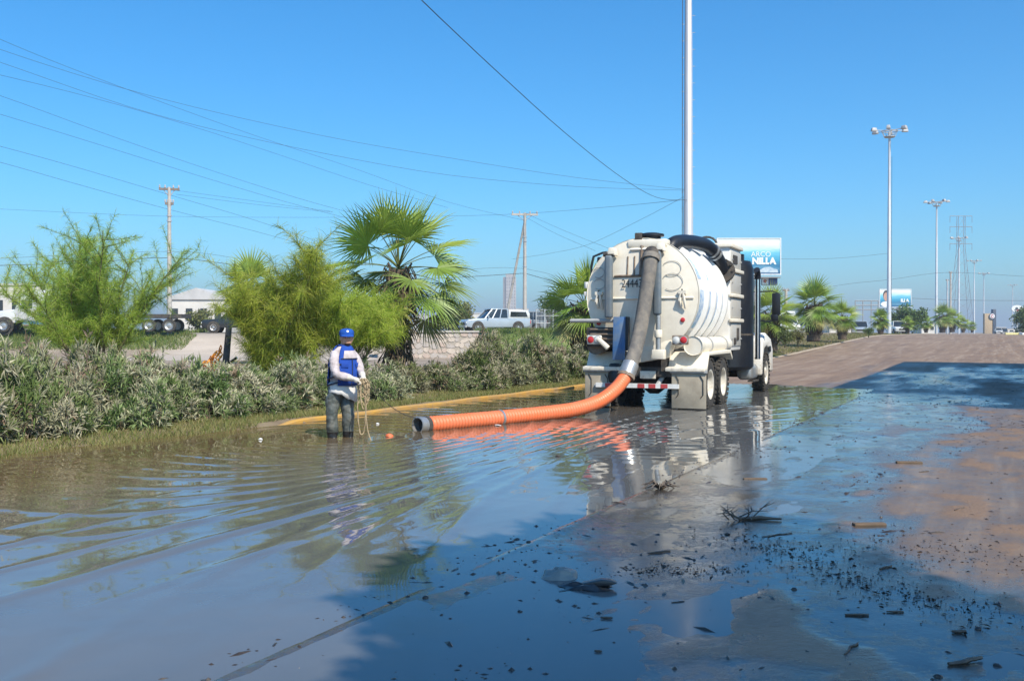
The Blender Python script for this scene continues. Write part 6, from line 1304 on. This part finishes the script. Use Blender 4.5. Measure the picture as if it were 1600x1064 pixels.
bx = np.where(t < 0.5, a0.x + (a1.x - a0.x) * t * 2, a1.x + (a2.x - a1.x) * (t * 2 - 1)) + g.normal(size=n) * (0.10 + 0.16 * g.random(n)); by = np.where(t < 0.5, a0.y + (a1.y - a0.y) * t * 2, a1.y + (a2.y - a1.y) * (t * 2 - 1)) + wob * 0.5 + g.normal(size=n) * 0.16
m2 = 260; c1 = G(1065, 893); bx = np.concatenate([bx, c1.x + g.normal(size=m2) * 0.28]); by = np.concatenate([by, c1.y + g.normal(size=m2) * 0.10])
m3 = 380; c2 = G(1440, 868); bx = np.concatenate([bx, c2.x + g.normal(size=m3) * 0.42]); by = np.concatenate([by, c2.y + g.normal(size=m3) * 0.4]); n = len(bx)
bu, bv = UV(bx, by); bz = np.maximum(road_z(bu, bv), 0.0); L = 0.006 + 0.045 * g.random(n) ** 3; W = 0.004 + 0.010 * g.random(n) ** 2; a = g.uniform(0, 6.28, n)
d = unit(np.stack([np.cos(a), np.sin(a), g.uniform(0.0, 0.35, n)], -1)); V, Fq, Cc = leaf_cloud(np.stack([bx, by, bz + 0.001], -1), d, L, W, unit(np.stack([g.normal(size=n) * 0.3, g.normal(size=n) * 0.3, np.ones(n)], -1)), np.repeat([[0.03, 0.022, 0.017]], n, 0) * g.uniform(0.5, 2.4, (n, 1)), 0.5)
tag(fast_mesh('leaf_litter', V, Fq, m_thatch, Cc), 'dark drifts of plant litter curving across the shaded wet road', 'litter', kind='stuff')
# sticks that can be told apart
gs = random.Random(6)
def stick(label, px, py, L, r, ang, m=m_stick, group='sticks washed onto the road'):
    q = G(px, py, 0.005); z = zr(q.x, q.y); L *= 0.75; r *= 0.6; root = MB(); pts = [Vector((L * (t - 0.5), gs.uniform(-0.04, 0.04) * L, r * 0.8 + gs.uniform(0, 0.3) * r)) for t in arc(5, 0, 1)]
    root.tube(smooth_path(pts, 3), [r * (0.55 + 0.45 * math.sin(0.25 + i * 0.17)) * (1 + 0.12 * math.sin(i * 2.3)) for i in range(16)], 6); o = root.build('stick', m, loc=(q.x, q.y, z), rotz=ang + gs.uniform(-0.7, 0.7)); return tag(o, label, 'stick', group)
for px, py, L, r, ang, lab in [(1510, 1036, 0.30, 0.020, 0.15, 'thick dark stick at the bottom right corner'), (1030, 863, 0.26, 0.012, 0.05, 'dark stick above the wet rag'), (1215, 836, 0.42, 0.008, -0.05, 'long thin stick below the bare twig'), (948, 966, 0.09, 0.012, -0.1, 'short dark stick below the grey stone'), (1340, 963, 0.18, 0.012, 0.2, 'curved dark stick in the shaded lower right'),
                               (1500, 990, 0.10, 0.016, 0.4, 'stubby stick near the right of the shade'), (1400, 958, 0.13, 0.010, -0.3, 'small stick at the rim of the shade'), (1060, 940, 0.12, 0.006, 0.5, 'hair-thin twig in the middle of the shade'), (1445, 740, 0.2, 0.012, -0.2, 'short stick far out on the sunlit mud'), (1330, 1015, 0.3, 0.010, 0.6, 'slanting stick along the lower right mud ridge'),
                               (1500, 800, 0.26, 0.012, 0.7, 'slanting stick on the mud at right'), (1385, 890, 0.2, 0.012, 0.1, 'stick on the brown mud bank'), (935, 1018, 0.05, 0.010, 0.3, 'stub of wood at the bottom centre')]:
    stick(lab, px, py, L, r, ang)
def plank(label, px, py, L, w, h, ang):
    q = G(px, py, 0.005); mb = MB(); mb.box((0, 0, h / 2), (L, w, h)); o = mb.build('plank', m_plank, loc=(q.x, q.y, zr(q.x, q.y) - 0.004), rotz=ang, bevel=0.006); tag(o, label, 'plank', 'planks lying on the muddy road')
plank('muddy plank lying on the sunlit mud at right', 1359, 822, 0.27, 0.07, 0.025, 0.08); plank('dark plank farther up the sunlit road', 1421, 726, 0.30, 0.08, 0.03, -0.1); plank('small brown plank beyond the bare twig', 1180, 748, 0.26, 0.06, 0.018, 0.05)
# bare branching twig
q = G(1155, 812, 0.005); tw_ = thing('bare_twig', 'bare branching twig lying on the wet road in the centre right', 'twig', (q.x, q.y, zr(q.x, q.y)))
for k in range(9):
    a = gs.uniform(0, 6.28); L = gs.uniform(0.1, 0.28); p0 = Vector((gs.uniform(-0.1, 0.1), gs.uniform(-0.05, 0.05), 0.01)); p1 = p0 + Vector((math.cos(a) * L, math.sin(a) * L * 0.7, gs.uniform(0.02, 0.14))); pm = p0.lerp(p1, 0.5) + Vector((0, 0, 0.03))
    mb = MB(); mb.tube([p0, pm, p1], [0.006, 0.005, 0.002], 5)
    for j in range(2): b = gs.uniform(0, 6.28); mb.tube([pm, pm + Vector((math.cos(b) * 0.08, math.sin(b) * 0.06, 0.05))], [0.004, 0.0015], 4)
    mb.build('twig_branch', m_stick, tw_)
mb = MB(); mb.tube([(0.0, 0, 0.012), (0.18, 0.02, 0.014), (0.36, -0.02, 0.012)], [0.012, 0.02, 0.008], 6); mb.build('twig_stem', m_stick, tw_)
# grey stone and the dark rag beside it
def lump(name, label, cat, px, py, L, W, H, m, ang, seed, pts=None):
    q = G(px, py, 0.005); mb = MB(); nn, mm_ = 20, 9; vs2 = []; fs2 = []
    for i in range(mm_):
        ph = (math.pi / 2) * i / (mm_ - 1)
        for j in range(nn):
            a = 6.2832 * j / nn; k = 1 + 0.22 * float(vnoise(np.array([math.cos(a) * 1.6 + seed]), np.array([math.sin(a) * 1.6 + i * 0.35]), seed)[0])
            vs2.append((L * math.cos(a) * math.cos(ph) ** 0.7 * k, W * math.sin(a) * math.cos(ph) ** 0.7 * k, H * math.sin(ph) * k - 0.004))
    for i in range(mm_ - 1):
        for j in range(nn): a = i * nn + j; b = i * nn + (j + 1) % nn; fs2.append((a, b, b + nn, a + nn))
    mb.add(vs2, fs2, 0, True); return tag(mb.build(name, m, loc=(q.x, q.y, zr(q.x, q.y)), rotz=ang), label, cat)
lump('flat_stone', 'flat grey stone in the shaded wet foreground', 'stone', 874, 900, 0.135, 0.11, 0.055, m_slate, -0.1, 3)
q = G(915, 917, 0.005); rg = thing('wet_rag', 'crumpled dark wet rag beside the flat grey stone', 'rag', (q.x, q.y, zr(q.x, q.y)))
mb = MB(); NN = 22; vs2 = []
for i in range(NN):
    for j in range(NN):
        u_, v_ = i / (NN - 1) * 2 - 1, j / (NN - 1) * 2 - 1; h = max(0, 1 - (u_ * u_ + v_ * v_) * 0.9); z = 0.045 * h * (0.6 + 0.6 * float(vnoise(np.array([u_ * 2.4]), np.array([v_ * 2.4]), 5)[0])) + 0.002
        vs2.append((0.15 * u_ * (1 + 0.15 * math.sin(v_ * 5)), 0.09 * v_ * (1 + 0.25 * math.sin(u_ * 4)), z))
mb.add(vs2, [(i * NN + j, i * NN + j + 1, (i + 1) * NN + j + 1, (i + 1) * NN + j) for i in range(NN - 1) for j in range(NN - 1)], 0, True); mb.build('rag_fold', m_rag, rg)
mb = MB(); mb.prism([(-0.02, 0.03), (0.1, 0.055), (0.16, 0.05), (0.2, 0.035), (0.15, 0.02), (0.0, 0.015)], -0.04, 0.03, axis='y'); mb.build('rag_flap', m_rag, rg, bevel=0.006)
for k, (px, py, s_) in enumerate([(665, 933, 0.028), (812, 955, 0.024), (1137, 835, 0.035), (1038, 884, 0.024), (1530, 984, 0.03), (1242, 922, 0.03), (1188, 934, 0.024), (690, 960, 0.018), (1560, 1040, 0.03), (1468, 1058, 0.028), (826, 846, 0.026), (1262, 1020, 0.02)]):
    lump('mud_clod', ['round dark clod left of the flat stone', 'dark clod below the flat stone', 'dark clod above the long thin stick', 'clod right of the rag', 'dark clod near the right edge', 'clod in the middle of the shaded road', 'smaller clod in the middle of the shaded road', 'smallest clod at lower left of the shade', 'clod at the bottom right corner', 'clod on the bottom edge at right', 'clod on the slab edge', 'small clod at lower centre right'][k], 'clod', px, py, s_ * 0.75, s_ * 0.62, s_ * 0.5, m_clod, k, k + 5)['group'] = 'mud clods on the wet road'
# clump caught on the slab edge
q = G(1032, 763, 0.01); cl_ = thing('weed_clump', 'dark weed clump caught on the slab edge in the water', 'debris', (q.x, q.y, 0.0))
for k in range(14): a = gs.uniform(0, 6.28); mb = MB(); mb.tube([(0, 0, 0.0), (math.cos(a) * 0.08, math.sin(a) * 0.06, gs.uniform(0.03, 0.09)), (math.cos(a) * 0.2, math.sin(a) * 0.1, gs.uniform(0.0, 0.05))], [0.012, 0.009, 0.003], 4); mb.build('weed_stem', m_stick, cl_)
# pale heap of barriers at the far right edge
q = P(1593, 531, 118); hb_ = thing('barrier_heap', 'pale yellow striped barrier heap at the right edge of the road', 'barrier', (q.x, q.y, q.z)); m_yl = mat('pale_yellow_plastic', (0.55, 0.50, 0.22), 0.6)
for k in range(3): mb = MB(); mb.prism([(-0.28, 0), (0.28, 0), (0.12, 0.5), (0.08, 0.85), (-0.08, 0.85), (-0.12, 0.5)], -1.0, 1.0); mb.build('barrier_block', m_yl if k != 1 else m_whitet, hb_, loc=(k * 1.0 - 0.9, 0.2 * k, 0), rotz=0.3 + 1.2 * (k % 2), bevel=0.03)
# ================================================================== AIR
m_hz = bpy.data.materials.new('haze_air'); m_hz.use_nodes = True; nt_ = m_hz.node_tree; nt_.nodes.remove(nt_.nodes['Principled BSDF'])
pv = N(nt_, 'ShaderNodeVolumePrincipled'); pv.inputs['Color'].default_value = (0.80, 0.88, 0.97, 1); pv.inputs['Density'].default_value = 0.0006; pv.inputs['Anisotropy'].default_value = 0.2
nt_.links.new(pv.outputs[0], nt_.nodes['Material Output'].inputs['Volume'])
mb = MB(); mb.box((500, 1200, 35), (9000, 7200, 82)); hz = mb.build('haze', m_hz); tag(hz, 'thin pale dusty air over the whole road', 'haze', kind='stuff')
